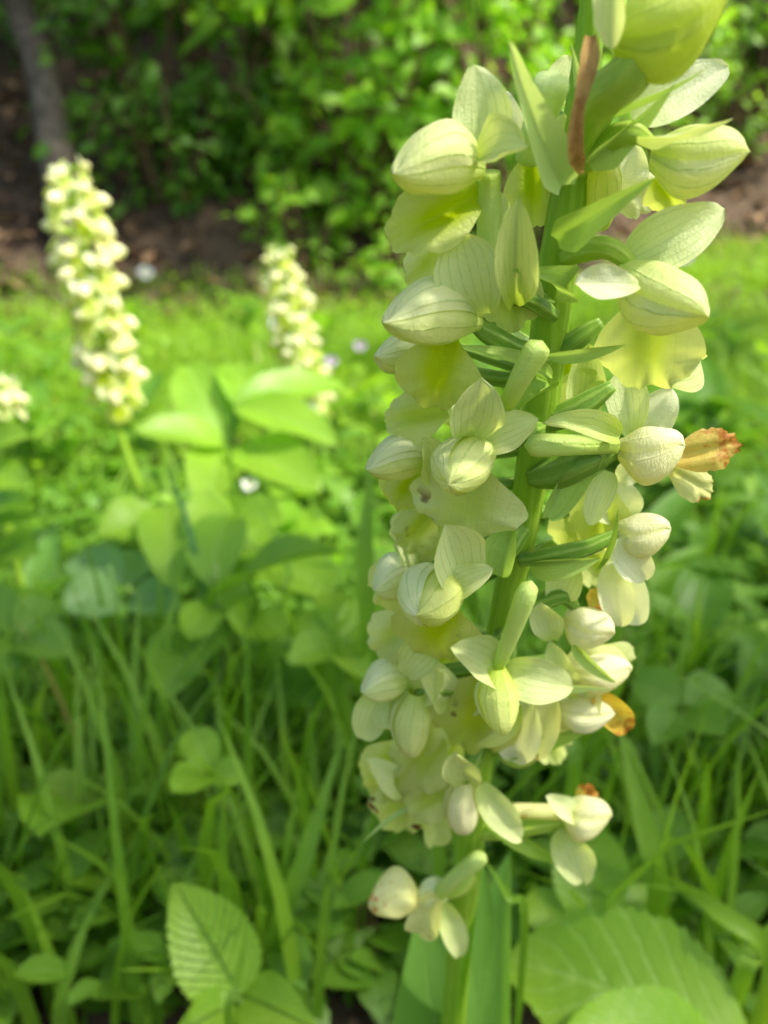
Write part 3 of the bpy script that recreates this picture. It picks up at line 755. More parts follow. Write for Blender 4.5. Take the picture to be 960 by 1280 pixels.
# --- flowers behind the top of the stem
(Flower([(705, 250, 0), (690, 215, 1), (672, 200, 1)], 10)
 .spur([(660, 200, 2), (675, 150, 3), (694, 88, 4)], (17, 20, 24))
 .lip((665, 190, -2), (668, 285, 0), 78, 10).sep((640, 180, -3), (628, 112, -4), 40, 0, mat='white').sep((690, 235, 1), (706, 140, 1), 34, -20))
(Flower([(715, 270, -2), (745, 262, -3), (760, 240, -3)], 9)
 .hood((752, 282, -1), (757, 186, 2), 56, 82, mat='hood').sep((770, 240, -3), (790, 178, -4), 60, 12, mat='white').lip((772, 225, -4), (822, 262, -4), 58, 0, mat='wilt_soft'))
# --- folded flower left of the stem
(Flower([(692, 395, 2), (670, 380, 5), (648, 372, 6)], 10)
 .sep((642, 380, 7), (646, 254, 9), 52, 12, kind='blunt', fold=.55, cup=.25, bend=.08)
 .sep((655, 340, 3), (625, 230, 1), 50, -20)
 .lip((646, 320, 3), (640, 418, 5), 78, -12))
bract((694, 372, 5), (638, 338, 9), 44, 38, 'bract', cup=.5, bend=.22)
# --- big left flower with hanging lip
(Flower([(684, 452, 1), (650, 440, 4), (615, 420, 6), (585, 400, 6)], 13)
 .hood((595, 398, 6), (487, 393, 12), 88, 14)
 .sep((606, 392, 8), (572, 296, 8), 84, -12, kind='blunt', bend=.1)
 .lip((556, 420, 8), (538, 516, 10), 112, 4, channel=.08, drop=-.14))
(Flower([(680, 440, -2), (610, 400, -4), (560, 350, -3)], 9).lip((560, 300, -1), (512, 356, 1), 62, 10).hood((560, 330, -4), (525, 318, -3), 44, 0))
(Flower([(676, 480, -1), (600, 470, 0), (525, 455, 1)], 10).hood((530, 452, 1), (474, 440, 4), 58, 8).sep((530, 440, 0), (505, 405, 0), 40, 10))
bract((690, 470, 4), (578, 432, 9), 22, 30, 'bract_pale', kind='lance')
# --- club spur and open sepals in the middle left
(Flower([(676, 535, 2), (655, 545, 5), (625, 555, 7), (600, 568, 7)], 12)
 .spur([(634, 505, 10), (652, 470, 12), (678, 426, 12)], (11, 14, 18))
 .hood((608, 556, 8), (556, 604, 17), 88, 62)
 .sep((584, 546, 9), (603, 470, 12), 66, 12, kind='blunt', bend=.1)
 .sep((606, 556, 10), (672, 522, 11), 58, -22, kind='sepal', cup=.3)
 .lip((592, 585, 7), (572, 676, 9), 152, 4, mat='lip_spot', channel=.05))
bract((690, 486, 4), (634, 530, 9), 44, 35, 'bract', cup=.4, bend=.15)
(Flower([(670, 560, -1), (600, 565, 0), (540, 572, 3)], 10)
 .hood((534, 572, 3), (462, 579, 6), 62, 4, mat='hood').lip((560, 512, 2), (482, 528, 4), 66, 6).sep((545, 590, 3), (528, 545, 6), 50, 10)
 .lip((520, 588, 1), (492, 636, 2), 52, 0))
# --- row below: ribbed hood with spotted lip
(Flower([(655, 660, 2), (630, 690, 5), (600, 695, 7), (565, 728, 7)], 13)
 .hood((568, 728, 8), (515, 764, 17), 84, 50)
 .sep((575, 724, 8), (548, 648, 11), 72, 8, kind='blunt', bend=.1)
 .sep((560, 738, 11), (616, 710, 12), 42, -12)
 .lip((552, 752, 8), (536, 832, 10), 122, 4, mat='lip_spot', channel=.05))
bract((642, 660, 6), (628, 722, 10), 50, 22, 'bract', kind='blunt', cup=.35, bend=.1)
(Flower([(650, 680, -1), (580, 690, 0), (515, 715, 2)], 10)
 .hood((520, 716, 2), (468, 730, 5), 60, 10).lip((540, 640, 2), (500, 690, 4), 60, 0, mat='lip_spot').sep((530, 705, 1), (500, 672, 2), 48, 0))
# --- hanging egg-shaped hood with upright spur
(Flower([(628, 790, 2), (632, 815, 6), (626, 838, 8)], 14)
 .hood((620, 834, 11), (624, 911, 17), 70, 76, mat='hood')
 .sep((624, 838, 9), (566, 808, 11), 56, 6, kind='strap', bend=.1)
 .sep((632, 838, 9), (718, 862, 12), 58, 8, bend=.12)
 .spur([(622, 834, 9), (640, 790, 12), (664, 726, 13)], (9, 11, 14))
 .lip((622, 846, 6), (568, 950, 8), 118, -6, mat='lip_spot', channel=.06))
# --- lower left, in the shade of the spike
(Flower([(620, 830, -2), (560, 840, -1), (505, 850, 1)], 10)
 .hood((508, 850, 1), (454, 858, 4), 54, 10).sep((560, 880, 3), (520, 826, 4), 48, 10).lip((505, 800, 0), (488, 838, 1), 66, 0, mat='lip_spot'))
(Flower([(612, 870, -1), (560, 860, 2), (520, 868, 4)], 10)
 .hood((520, 864, 4), (510, 938, 8), 58, 70).sep((516, 872, 2), (468, 905, 3), 44, 0).lip((530, 890, 2), (522, 972, 4), 74, 0, mat='lip_spot').sep((520, 868, 3), (556, 840, 4), 42, 0))
(Flower([(600, 930, 2), (590, 955, 5), (582, 976, 6)], 11)
 .hood((580, 974, 6), (577, 1036, 10), 52, 72, mat='cream').sep((584, 982, 6), (574, 932, 8), 46, 0, kind='blunt').sep((600, 980, 7), (648, 1044, 9), 40, 12)
 .lip((566, 982, 5), (504, 1014, 7), 62, 0, mat='lip_spot'))
(Flower([(598, 960, -2), (540, 980, -1), (505, 985, 1)], 9).lip((520, 960, 1), (476, 1054, 3), 78, 0, mat='lip_spot').sep((540, 1015, 2), (548, 1064, 3), 34, 0).sep((505, 985, 0), (462, 950, 1), 40, 0))
bract((595, 985, 1), (444, 1046, 4), 14, 40, 'bract_pale', kind='lance', tip=-.1)
(Flower([(630, 800, -3), (560, 790, -2), (500, 790, 0)], 9).lip((535, 838, 3), (466, 915, 4), 92, 4, mat='lip_spot').lip((548, 920, 3), (500, 990, 5), 90, 0, mat='lip_spot').sep((478, 862, 1), (452, 920, 1), 44, 10))
(Flower([(648, 700, -3), (560, 740, -2), (500, 760, -1)], 9).lip((520, 690, 0), (472, 768, 1), 78, 4, mat='lip_spot').lip((520, 770, 0), (462, 822, 1), 74, 0, mat='lip_spot').sep((540, 800, 4), (506, 846, 6), 50, 0))
(Flower([(600, 960, -3), (540, 960, -2), (500, 950, -1)], 9).lip((510, 930, 0), (456, 1006, 1), 84, 4, mat='lip_spot').lip((545, 985, 2), (530, 1050, 3), 70, 0, mat='lip_spot'))
(Flower([(668, 600, -3), (580, 610, -2), (520, 600, -1)], 9).lip((540, 560, -1), (486, 640, 0), 84, 4).lip((545, 640, 1), (500, 700, 2), 80, 0, mat='lip_spot'))
(Flower([(655, 640, -2), (690, 640, -2), (715, 640, -1)], 9).lip((735, 612, -1), (712, 706, -1), 80, 4).sep((770, 700, 0), (796, 776, 1), 50, 8, mat='white').sep((716, 700, 2), (690, 760, 3), 44, 0))
(Flower([(620, 830, -2), (660, 830, -2), (700, 820, -1)], 9).lip((700, 830, 0), (668, 936, 1), 84, 4, mat='wilt_soft').lip((745, 812, 0), (790, 850, 0), 64, 4, mat='lip').sep((742, 850, 2), (700, 910, 3), 54, 0, mat='white'))
(Flower([(610, 880, -1), (650, 880, 1), (668, 870, 2)], 9).sep((660, 872, 5), (640, 952, 6), 58, 8, mat='white').sep((650, 880, 6), (590, 930, 7), 52, 0))
# --- lowest left flower, loose and fading
(Flower([(590, 1090, 2), (575, 1108, 5), (550, 1120, 6)], 11, 'ovary_pale')
 .hood((520, 1124, 6), (465, 1118, 8), 64, 10, mat='wilt_soft').sep((546, 1118, 8), (522, 1172, 9), 42, 10, mat='wilt_soft', kind='strap').sep((553, 1126, 8), (578, 1200, 9), 32, 0)
 .spur([(548, 1118, 6), (575, 1092, 8), (606, 1068, 9)], (10, 11, 11)).hood((566, 1112, 5), (520, 1122, 6), 34, 0))
# --- lowest right flower
(Flower([(595, 1040, 1), (650, 1034, 3), (712, 1026, 4)], 12, 'ovary_pale')
 .hood((704, 1012, 4), (760, 1026, 7), 58, 10, mat='cream').sep((726, 1022, 6), (676, 994, 6), 30, 10).sep((704, 1034, 6), (728, 1096, 7), 50, 14, mat='sepal')
 .spur([(712, 1016, 3), (675, 1014, 3), (634, 1012, 3)], (10, 9, 8), 'wilt_soft').lip((726, 1008, 2), (738, 984, 1), 28, 0, mat='wilt'))
bract((606, 1022, 3), (706, 1080, 6), 22, 20, 'bract', kind='lance')
# --- right side: big yellow lip under a bright hood
(Flower([(706, 322, 2), (735, 312, 5), (765, 312, 7), (796, 338, 7)], 13, 'ovary_pale')
 .hood((778, 340, 7), (873, 402, 15), 92, 16, mat='hood')
 .sep((786, 326, 6), (910, 262, 6), 72, -6, bend=.06)
 .sep((798, 356, 12), (716, 357, 13), 42, 10, mat='white', kind='blunt', ruffle=.08)
 .lip((818, 366, 6), (806, 496, 7), 132, 2, mat='lip', channel=.05, drop=-.08)
 .sep((820, 470, 3), (880, 452, 1), 46, 20, kind='blunt', cup=.4))
bract((686, 445, 4), (782, 430, 7), 20, 30, 'bract', kind='lance')
(Flower([(684, 440, -1), (715, 428, 1), (752, 402, 1)], 14).lip((715, 430, -5), (708, 508, -5), 70, 0).sep((735, 430, -4), (728, 520, -4), 50, 0, kind='blunt'))
# --- right side: boxy hood with the withered orange lip
(Flower([(668, 596, 2), (700, 590, 5), (735, 575, 6), (775, 560, 5)], 19)
 .hood((776, 562, 5), (850, 566, 9), 76, 4, mat='cream')
 .sep((788, 545, 3), (778, 462, 0), 52, 10, kind='blunt', mat='sepal').sep((802, 545, 2), (842, 486, 0), 52, -10, mat='white')
 .sep((774, 548, 9), (682, 526, 9), 38, 20, mat='sepal', kind='sepal', cup=.35)
 .spur([(770, 556, 7), (710, 556, 8), (655, 557, 8)], (11, 13, 15))
 .lip((836, 574, 4), (928, 556, 5), 56, 12, mat='wilt', ragged=.4, channel=.2)
 .lip((838, 588, 3), (896, 620, 4), 44, -6, mat='wilt_soft', ragged=.2)
 .sep((800, 585, 1), (768, 602, 0), 30, 0, mat='white'))
bract((684, 646, 7), (770, 545, 9), 40, 32, 'bract', kind='lance', cup=.3, bend=-.16)
(Flower([(676, 530, 0), (715, 515, 2), (766, 482, 2)], 15).sep((752, 470, -3), (700, 505, -5), 50, 0))
# --- flowers below it on the right
(Flower([(650, 700, 3), (690, 694, 5), (735, 684, 6), (778, 664, 5)], 11)
 .hood((772, 662, 4), (834, 668, 8), 58, 12, mat='cream').sep((774, 672, 7), (812, 732, 8), 44, 14, mat='white').lip((752, 606, 1), (744, 700, 2), 84, 0, mat='lip')
 .sep((764, 590, 6), (740, 656, 7), 36, 10, mat='sepal').sep((775, 650, 1), (765, 596, -1), 60, 0, mat='white'))
bract((745, 712, 7), (772, 636, 9), 13, 50, 'bract', kind='lance')
bract((664, 708, 4), (752, 698, 8), 30, 25, 'bract_pale', kind='lance', cup=.25)
(Flower([(636, 760, 1), (670, 755, 3), (705, 745, 3), (724, 766, 3)], 11)
 .hood((708, 768, 3), (762, 796, 8), 60, 26, mat='cream').sep((764, 704, 2), (778, 786, 4), 44, 6, mat='white').lip((735, 742, 2), (764, 756, 3), 40, 0, mat='wilt')
 .sep((690, 800, 5), (676, 746, 6), 40, 0, kind='blunt').sep((775, 760, 0), (792, 735, 0), 34, 0, mat='wilt_soft'))
(Flower([(618, 850, 0), (655, 840, 2), (700, 830, 2)], 11)
 .lip((715, 815, 2), (780, 866, 3), 74, 10, mat='wilt_soft').hood((712, 836, 2), (784, 842, 4), 52, 10, mat='cream').sep((704, 870, 3), (690, 805, 2), 46, 0))
bract((716, 806, 8), (770, 854, 10), 18, 30, 'bract_pale', kind='lance')
(Flower([(606, 920, 1), (650, 948, 4), (680, 918, 5), (698, 890, 4)], 12, 'ovary_pale')
 .hood((694, 884, 3), (764, 896, 6), 52, 14, mat='cream').sep((746, 866, 4), (792, 918, 5), 40, 10, mat='wilt').sep((690, 870, 4), (655, 944, 5), 50, 0, mat='wilt_soft'))
bract((612, 940, 3), (752, 902, 7), 24, 30, 'bract', kind='lance')
bract((632, 872, 7), (765, 862, 10), 16, 40, 'bract_pale', kind='lance', bend=-.08)
# --- flowers on the far side of the spike
for px, py, s, flip in [(690, 130, 1, 1), (560, 430, 1, -1), (585, 520, 1, -1), (740, 660, 1, 1), (560, 640, .9, -1), (560, 770, .9, -1), (680, 880, .9, 1), (560, 900, .8, -1)]:
    sx = next(a[0] + (b_[0] - a[0]) * (py - a[1]) / (b_[1] - a[1]) for a, b_ in zip(stem_px, stem_px[1:]) if a[1] <= py <= b_[1])
    (Flower([(sx, py + 40, -1), ((sx + px) / 2, py + 20, -5), (px, py, -8)], 9)
     .hood((px, py, -8), (px + flip * 22, py - 8, -14), 50 * s, 10).lip((px, py + 18, -9), (px + flip * 12, py + 62, -12), 64 * s, 150, mat='lip').sep((px, py - 4, -8), (px + flip * 20, py - 62, -9), 44 * s, 10))

# the orchid's own leaves
def orchid_leaf(b, t, w, d0, d1, roll, mat='orchid_leaf', **kw):
    B, T = at(*b, d0), at(*t, d1)
    V, F, UV = sheet(B, T, w * (d0 + d1) / 2 / FPX, to_cam((B + T) / 2), roll, kind='lance', nv=24, nu=11, seed=int(b[0]), cup=.18, **kw)
    return mesh_obj('leaf', V, F, M[mat], orchid, uv=UV)
orchid_leaf((560, 1420), (520, 1138), 150, .186, .172, 10, bend=.06)
orchid_leaf((575, 1400), (603, 1070), 62, .176, .148, 40, bend=.04)
orchid_leaf((600, 1420), (640, 1062), 90, .19, .176, -20, 'orchid_leaf', bend=.08)

# ------------------------------------------------------------------ herbs, tufts and other orchids
ZUP = Vector((0, 0, 1))
def leaf_at(parent, bx, by, d0, tx, ty, d1, w, mat='leaf', kind='leaf', roll=0, up=.7, **kw):
    B, T = at(bx, by, d0), at(tx, ty, d1)
    f = to_cam((B + T) / 2) + ZUP * up
    kw.setdefault('cup', .08); kw.setdefault('fold', .08); kw.setdefault('bend', .08); kw.setdefault('ruffle', .03)
    V, F, UV = sheet(B, T, w * (d0 + d1) / 2 / FPX, f, roll, kind=kind, nv=kw.pop('nv', 18), nu=9, seed=int(bx * 7 + ty), **kw)
    return mesh_obj('leaf', V, F, M[mat], parent, uv=UV)

def plant(name, label, cat, d, leaves, mat='leaf', kind='leaf', foot=None, stem_r=.0011, group=None, **kw):
    """leaves: (base x, base y, tip x, tip y, width[, depth change of the tip])"""
    bs = [at(l[0], l[1], d) for l in leaves]
    c = sum(bs, Vector((0, 0, 0))) / len(bs)
    fx, fy = (c.x, c.y + .01) if foot is None else foot
    t = thing(name, (fx, fy, gz(fx, fy)), label, cat, group)
    base = Vector((fx, fy, gz(fx, fy) - .004))
    mid = base.lerp(c, .55) + Vector((.004, .002, 0))
    st = tube('stem', [base, mid, c], [stem_r * 1.2, stem_r, stem_r * .7], M['stalk'], t, sides=7, k=5)
    for b_, l in zip(bs, leaves):
        if (b_ - c).length > .004:
            tube('leaf_stalk', [base.lerp(c, .8), c.lerp(b_, .5), b_], [stem_r * .7, stem_r * .6, stem_r * .5], M['stalk'], t, sides=6, k=4)
        dd = l[5] if len(l) > 5 else -.01
        leaf_at(t, l[0], l[1], d, l[2], l[3], d + dd, l[4], l[6] if len(l) > 6 else mat, kind, **kw)
    return t

plant('broadleaf_seedling', 'tall herb with wide yellow-green leaves in a loose rosette before the small pale orchid', 'herb', .47,
      [(282, 560, 230, 455, 82, .03), (285, 556, 168, 540, 56, -.03), (296, 506, 432, 484, 58, .04), (300, 508, 304, 456, 60, .05), (294, 508, 424, 556, 62, -.02), (288, 562, 402, 616, 78, -.04), (276, 560, 258, 640, 72, -.05)], up=1.3)
plant('broadleaf_seedling', 'lower herb with drooping pointed leaves under the yellow-green rosette', 'herb', .40,
      [(300, 640, 232, 662, 72, -.03), (292, 640, 354, 656, 60, -.02), (206, 630, 218, 736, 72, -.04), (204, 648, 120, 668, 68, -.02), (330, 690, 414, 750, 92, -.03), (310, 690, 330, 640, 56, .03), (250, 690, 300, 640, 60, .02)], up=1.2)
plant('trefoil_herb', 'three-leaved herb with small rounded leaves below the drooping pointed leaves', 'herb', .33,
      [(262, 760, 235, 800, 52, -.02), (270, 755, 318, 738, 48, .01), (310, 785, 282, 770, 46), (315, 780, 360, 790, 52, -.01)], kind='oval')
plant('trefoil_herb', 'glossy three-leaved herb standing by dead brown leaves in the near grass', 'herb', .25,
      [(262, 960, 240, 912, 48, .01), (265, 965, 304, 975, 44, -.01), (258, 968, 216, 992, 50, -.02)], kind='oval')
plant('toothed_seedling', 'bright ribbed toothed leaves low in the grass left of the orchid', 'herb', .215,
      [(300, 1246, 214, 1104, 104, .010), (306, 1246, 398, 1286, 74, -.012), (292, 1256, 214, 1296, 56, -.015)], teeth=16, ribs=8, rib=.018, nv=48, kind='lance', up=.2, mat='ribbed_leaf')
plant('round_leaf_herb', 'smooth rounded dull green leaves behind the bright ribbed toothed leaves', 'herb', .275,
      [(302, 1140, 244, 1078, 84, .01), (312, 1142, 348, 1094, 70, .015)], mat='leaf_mid', kind='oval')
plant('serrated_herb', 'big serrated leaf spread under the lowest orchid flowers', 'herb', .205,
      [(940, 1320, 628, 1196, 190, .02), (900, 1330, 700, 1290, 120, -.01)], teeth=18, ribs=10, rib=.018, nv=50, foot=(.09, .16))
plant('pointed_leaf_herb', 'upright bright pointed leaf beside the lowest right orchid flower', 'herb', .235,
      [(735, 1160, 738, 1030, 92, .02), (700, 1170, 668, 1110, 60, .01), (770, 1170, 815, 1110, 56, .01)])
plant('left_edge_herb', 'light green leafy herb topped by a small pale flower head', 'herb', .42,
      [(-15, 560, 38, 545, 46, -.02), (-20, 590, 34, 610, 48, -.03), (-10, 540, 22, 500, 34, .02), (-30, 640, 40, 655, 60, -.03, 'leaf_mid'), (-10, 700, 50, 690, 60, -.03, 'leaf_mid')])
plant('bluish_herb', 'bluish green rounded leaves in front of the bare orchid stem', 'herb', .38,
      [(150, 730, 95, 695, 60, .02), (155, 735, 170, 690, 56, .03), (150, 745, 80, 760, 66, -.02), (165, 745, 225, 760, 56, -.01)], mat='leaf_blue', kind='oval')
plant('left_edge_herb', 'mid green broad leaves crowding beside the bluish rounded leaves', 'herb', .32,
      [(20, 790, -30, 745, 60, .02), (25, 795, 70, 750, 56, .02), (15, 805, -20, 850, 62, -.02), (30, 800, 90, 820, 60, -.02)], mat='leaf_mid')
plant('fern_like_herb', 'dull green herb half hidden between grass and orchid leaf', 'herb', .26,
      [(420, 1200, 380, 1150, 36, .01), (425, 1200, 430, 1130, 36, .01), (430, 1205, 474, 1160, 36, .01), (420, 1210, 372, 1215, 36, 0), (432, 1212, 470, 1232, 36, -.01)], mat='leaf_mid', kind='lance')
plant('right_meadow_herb', 'broad green leaves in the grass right of the orchid spike', 'herb', .30,
      [(850, 880, 790, 850, 60, .01), (856, 880, 912, 862, 60, .01), (850, 890, 815, 930, 56, -.02), (860, 890, 905, 920, 56, -.02)], mat='leaf_mid')
plant('mid_meadow_herb', 'low leafy herb close behind the lower left of the orchid spike', 'herb', .31,
      [(420, 800, 372, 770, 50, .01), (425, 800, 470, 760, 50, .02), (415, 806, 360, 830, 52, -.02), (430, 806, 455, 850, 48, -.02), (420, 790, 415, 740, 46, .03)])

# loose herbs through the meadow: three look-alike kinds
def herb_proto(kind, n, size, mat, name, seed, height):
    r = np.random.default_rng(seed); t = thing(name, (0, 0, 0), 'x', 'herb')
    tube('stem', [(0, 0, -.004), (.003, 0, height * .5), (0, .002, height)], [.0012, .001, .0006], M['stalk'], t, sides=6, k=4)
    for i in range(n):
        az = 6.283 * i / n * 1.62 + r.uniform(-.3, .3); h = height * (.45 + .55 * i / n); L = size * r.uniform(.75, 1.2); el = r.uniform(-.1, .6)
        b = Vector((0, 0, h)); e = b + Vector((math.cos(az) * math.cos(el), math.sin(az) * math.cos(el), math.sin(el))) * L
        V, F, UV = sheet(b, e, L * (.5 if kind == 'leaf' else .8 if kind == 'oval' else .28), (0, 0, 1), 0, kind=kind, nv=11, nu=7, cup=.08, fold=.1, bend=.1, ruffle=.04, seed=seed * 9 + i)
        mesh_obj('leaf', V, F, M[mat], t, uv=UV)
    return t
def copy_thing(t, loc, rz, sc, label, group):
    c = t.copy(); COL.objects.link(c); c.location = loc; c.rotation_euler = (0, 0, rz); c.scale = (sc, sc, sc); c['label'] = label; c['group'] = group
    for ch in t.children:
        d = ch.copy(); COL.objects.link(d); d.parent = c; d.matrix_parent_inverse = Matrix.Identity(4)
        for g2 in ch.children:
            e = g2.copy(); COL.objects.link(e); e.parent = d; e.matrix_parent_inverse = Matrix.Identity(4)
    return c
def drop_thing(t):
    for ch in list(t.children): bpy.data.objects.remove(ch)
    bpy.data.objects.remove(t)
KINDS = [('leaf', 6, .036, 'leaf_mid', 'meadow_herb', 'leafy meadow herb with pointed mid green leaves among the grass', .07),
         ('oval', 5, .028, 'leaf', 'clover_herb', 'low meadow herb with rounded bright leaves among the grass', .05),
         ('lance', 8, .045, 'leaf_mid', 'narrow_herb', 'meadow herb with narrow green leaves among the grass', .08)]
hr = np.random.default_rng(77)
for ki, (kind, n, size, mat, name, lbl, ht) in enumerate(KINDS):
    p = herb_proto(kind, n, size, mat, name, 5 + ki, ht)
    for j in range(46):
        y = .24 + 1.5 * hr.random() ** 1.5; x = (hr.random() * 2 - 1) * (.5 * y + .1)
        if y < .42 and j % 5 < 3: continue
        if (y < .34 and -.06 < x < .07) or (-.23 < x < -.08 and .26 < y < .50): continue
        copy_thing(p, (x, y, gz(x, y)), hr.uniform(0, 6.28), hr.uniform(.85, 1.6), lbl, name.replace('_', ' ') + 's through the meadow')
    drop_thing(p)

# grass tufts with single blades, and long blades one can pick out
def blade(label, path, d, w, mat='grass', grp=None, fc=None):
    P = [at(px, py, dd) for (px, py), dd in zip(path, d)]
    f = Vector((P[0].x, P[0].y + .01, gz(P[0].x, P[0].y) - .004)); dav = sum(d) / len(d)
    W = w * dav / FPX
    t = thing('long_grass', f, label, 'grass', grp)
    ribbon('blade', [f] + P, [W * .8] + [W] * (len(P) - 1) + [W * .08], M[mat], t, fc)
blade('thin grass blade rising across the yellow-green rosette', [(300, 720), (285, 560), (244, 412)], [.40, .38, .38], 5, 'grass')
blade('dark bluish grass blade bent beside the drooping pointed leaves', [(262, 780), (236, 660), (205, 572)], [.36, .35, .35], 7, 'grass_blue')
blade('wide upright grass blade close along the left side of the orchid spike', [(462, 830), (456, 700), (464, 560)], [.30, .29, .29], 24, 'grass')
blade('long grass blade slanting up between the toothed leaves and the orchid', [(345, 1180), (385, 1060), (430, 915)], [.24, .24, .25], 22, 'grass')
blade('narrow grass blade crossing the ribbed toothed leaf', [(286, 1290), (296, 1230), (310, 1160)], [.19, .19, .19], 10, 'grass')
blade('broad bright grass blade standing right of the lowest orchid flowers', [(822, 1140), (806, 1030), (772, 905)], [.235, .235, .245], 27, 'grass_lit_tint')
blade('arching grass blade crossing over the serrated leaf to the right', [(965, 1215), (900, 1140), (830, 1095)], [.21, .21, .23], 22, 'grass_lit_tint')
blade('short grass blade leaning over the arching blade by the serrated leaf', [(925, 1230), (945, 1190), (985, 1130)], [.21, .21, .21], 22, 'grass_lit_tint')
blade('narrow straight grass blade behind the lower right orchid flowers', [(716, 985), (717, 940), (722, 880)], [.24, .24, .25], 16, 'grass')
blade('slender grass stalk curving in front of the orchid leaf', [(655, 1180), (635, 1120), (606, 1075)], [.17, .165, .165], 10, 'grass')

def tuft(x, y, n, hgt, w, seed, label, group, mat='grass'):
    r = np.random.default_rng(seed); t = thing('grass_tuft', (x, y, gz(x, y)), label, 'grass', group)
    for i in range(n):
        bx, by = x + r.normal(0, .008), y + r.normal(0, .008)
        V, F, UV = blades_arrays(np.array([bx]), np.array([by]), np.array([hgt * r.uniform(.6, 1.15)]), np.array([w * r.uniform(.7, 1.3)]), np.array([r.uniform(.02, .26)]),
                                 np.array([r.uniform(0, 6.28)]), np.array([r.uniform(0, .5)]), rows=12)
        mesh_obj('blade', V, F, M[mat], t, uv=UV)
TG = 'grass tufts around the near orchid'
tr = np.random.default_rng(5)
left = [(-.20, .34), (-.16, .30), (-.13, .33), (-.10, .27), (-.17, .25), (-.22, .28), (-.07, .34), (-.06, .28), (-.12, .24), (-.15, .38), (-.21, .40), (-.09, .40), (-.02, .36), (-.19, .21), (-.14, .21), (-.045, .25), (-.24, .35), (-.27, .42)]
right = [(.12, .30), (.16, .34), (.20, .30), (.14, .26), (.10, .36), (.22, .38), (.18, .25), (.13, .42), (.25, .44), (.20, .48), (.08, .27), (.17, .21), (.06, .42), (.24, .31)]
for i, (x, y) in enumerate(left): tuft(x, y, 7, .095, .0052, 300 + i, 'grass tuft with long green blades, on the side of the toothed leaves', TG)
for i, (x, y) in enumerate(right): tuft(x, y, 7, .11, .0052, 400 + i, 'grass tuft with long green blades, on the side of the serrated leaf', TG)

# brown dead leaves lying in the near grass
def fallen(px, py, d, az, L, lbl):
    c = at(px, py, d); z = max(c.z, gz(c.x, c.y) + .004)
    b = Vector((c.x, c.y, gz(c.x, c.y) + .006)); e = b + Vector((math.cos(az), math.sin(az), .35)) * L
    V, F, UV = sheet(b, e, L * .5, (0, 0, 1), kind='leaf', cup=.3, ruffle=.1, bend=.1, nv=12, nu=7, seed=int(px))
    tag(mesh_obj('dead_leaf', V, F, M['litter'], None, uv=UV, rnd=np.full(len(V), .75)), lbl, 'dead leaf')
fallen(272, 930, .36, 1.2, .03, 'curled tan dead leaf behind the glossy three-leaved herb')
fallen(335, 1000, .34, -.8, .05, 'reddish brown dead leaf in the grass by the glossy three-leaved herb')
fallen(390, 1090, .30, -1.1, .05, 'dark brown dead leaf in the grass beside the toothed seedling')
fallen(750, 930, .34, -.6, .06, 'brown dead leaf in the grass behind the lower right orchid flowers')

# ---- the other orchids in the meadow
def join(parts):
    V, F, UV, MI, off = [], [], [], [], 0
    for (v, f, uv), mi in parts:
        V.append(v); F.append(f + off); UV.append(uv); MI.append(np.full(len(f), mi)); off += len(v)
    return np.concatenate(V), np.concatenate(F), np.concatenate(UV), np.concatenate(MI)
def small_flower(seed):
    """outward is +x, up is +z, units of one metre at flower scale"""
    r = np.random.default_rng(seed); k = .001
    B = Vector((.004, 0, .001))
    tilt = r.uniform(-.25, .25)
    ps = [(hood_shell(B, B + Vector((8 * k, 0, 8 * k * tilt)), 6.5 * k, (0, 1, 0), 0, False, seed, 9, 11), 0), (hood_shell(B, B + Vector((8 * k, 0, 8 * k * tilt)), 6.5 * k, (0, 1, 0), 0, True, seed, 9, 11), 0)]
    for s in (-1, 1):
        ps.append((sheet(B, B + Vector((2 * k, s * r.uniform(5, 7) * k, r.uniform(4, 8) * k)), 5.5 * k, (1, 0, .3), 0, kind='sepal', nv=8, nu=5, seed=seed + s), 1))
    ps.append((lip_sheet(B + Vector((1 * k, 0, -1.5 * k)), B + Vector((6 * k, 0, -10 * k)), 11 * k, (1, 0, .4), 0, seed, nv=9, nu=9), 2))
    return join(ps)
SF = []
for i in range(4):
    V, F, UV, MI = small_flower(50 + i)
    o = mesh_obj('flower', V, F, M['hood'], None, uv=UV); me = o.data
    for m_ in ('sepal', 'lip'): me.materials.append(M[m_])
    if i == 3:
        me.materials[0] = M['cream']; me.materials[2] = M['wilt_soft']
    else:
        me.materials[0] = M['cream']; me.materials[1] = M['white']
    me.polygons.foreach_set('material_index', MI.astype(np.int32)); me.update(); SF.append(me); bpy.data.objects.remove(o)

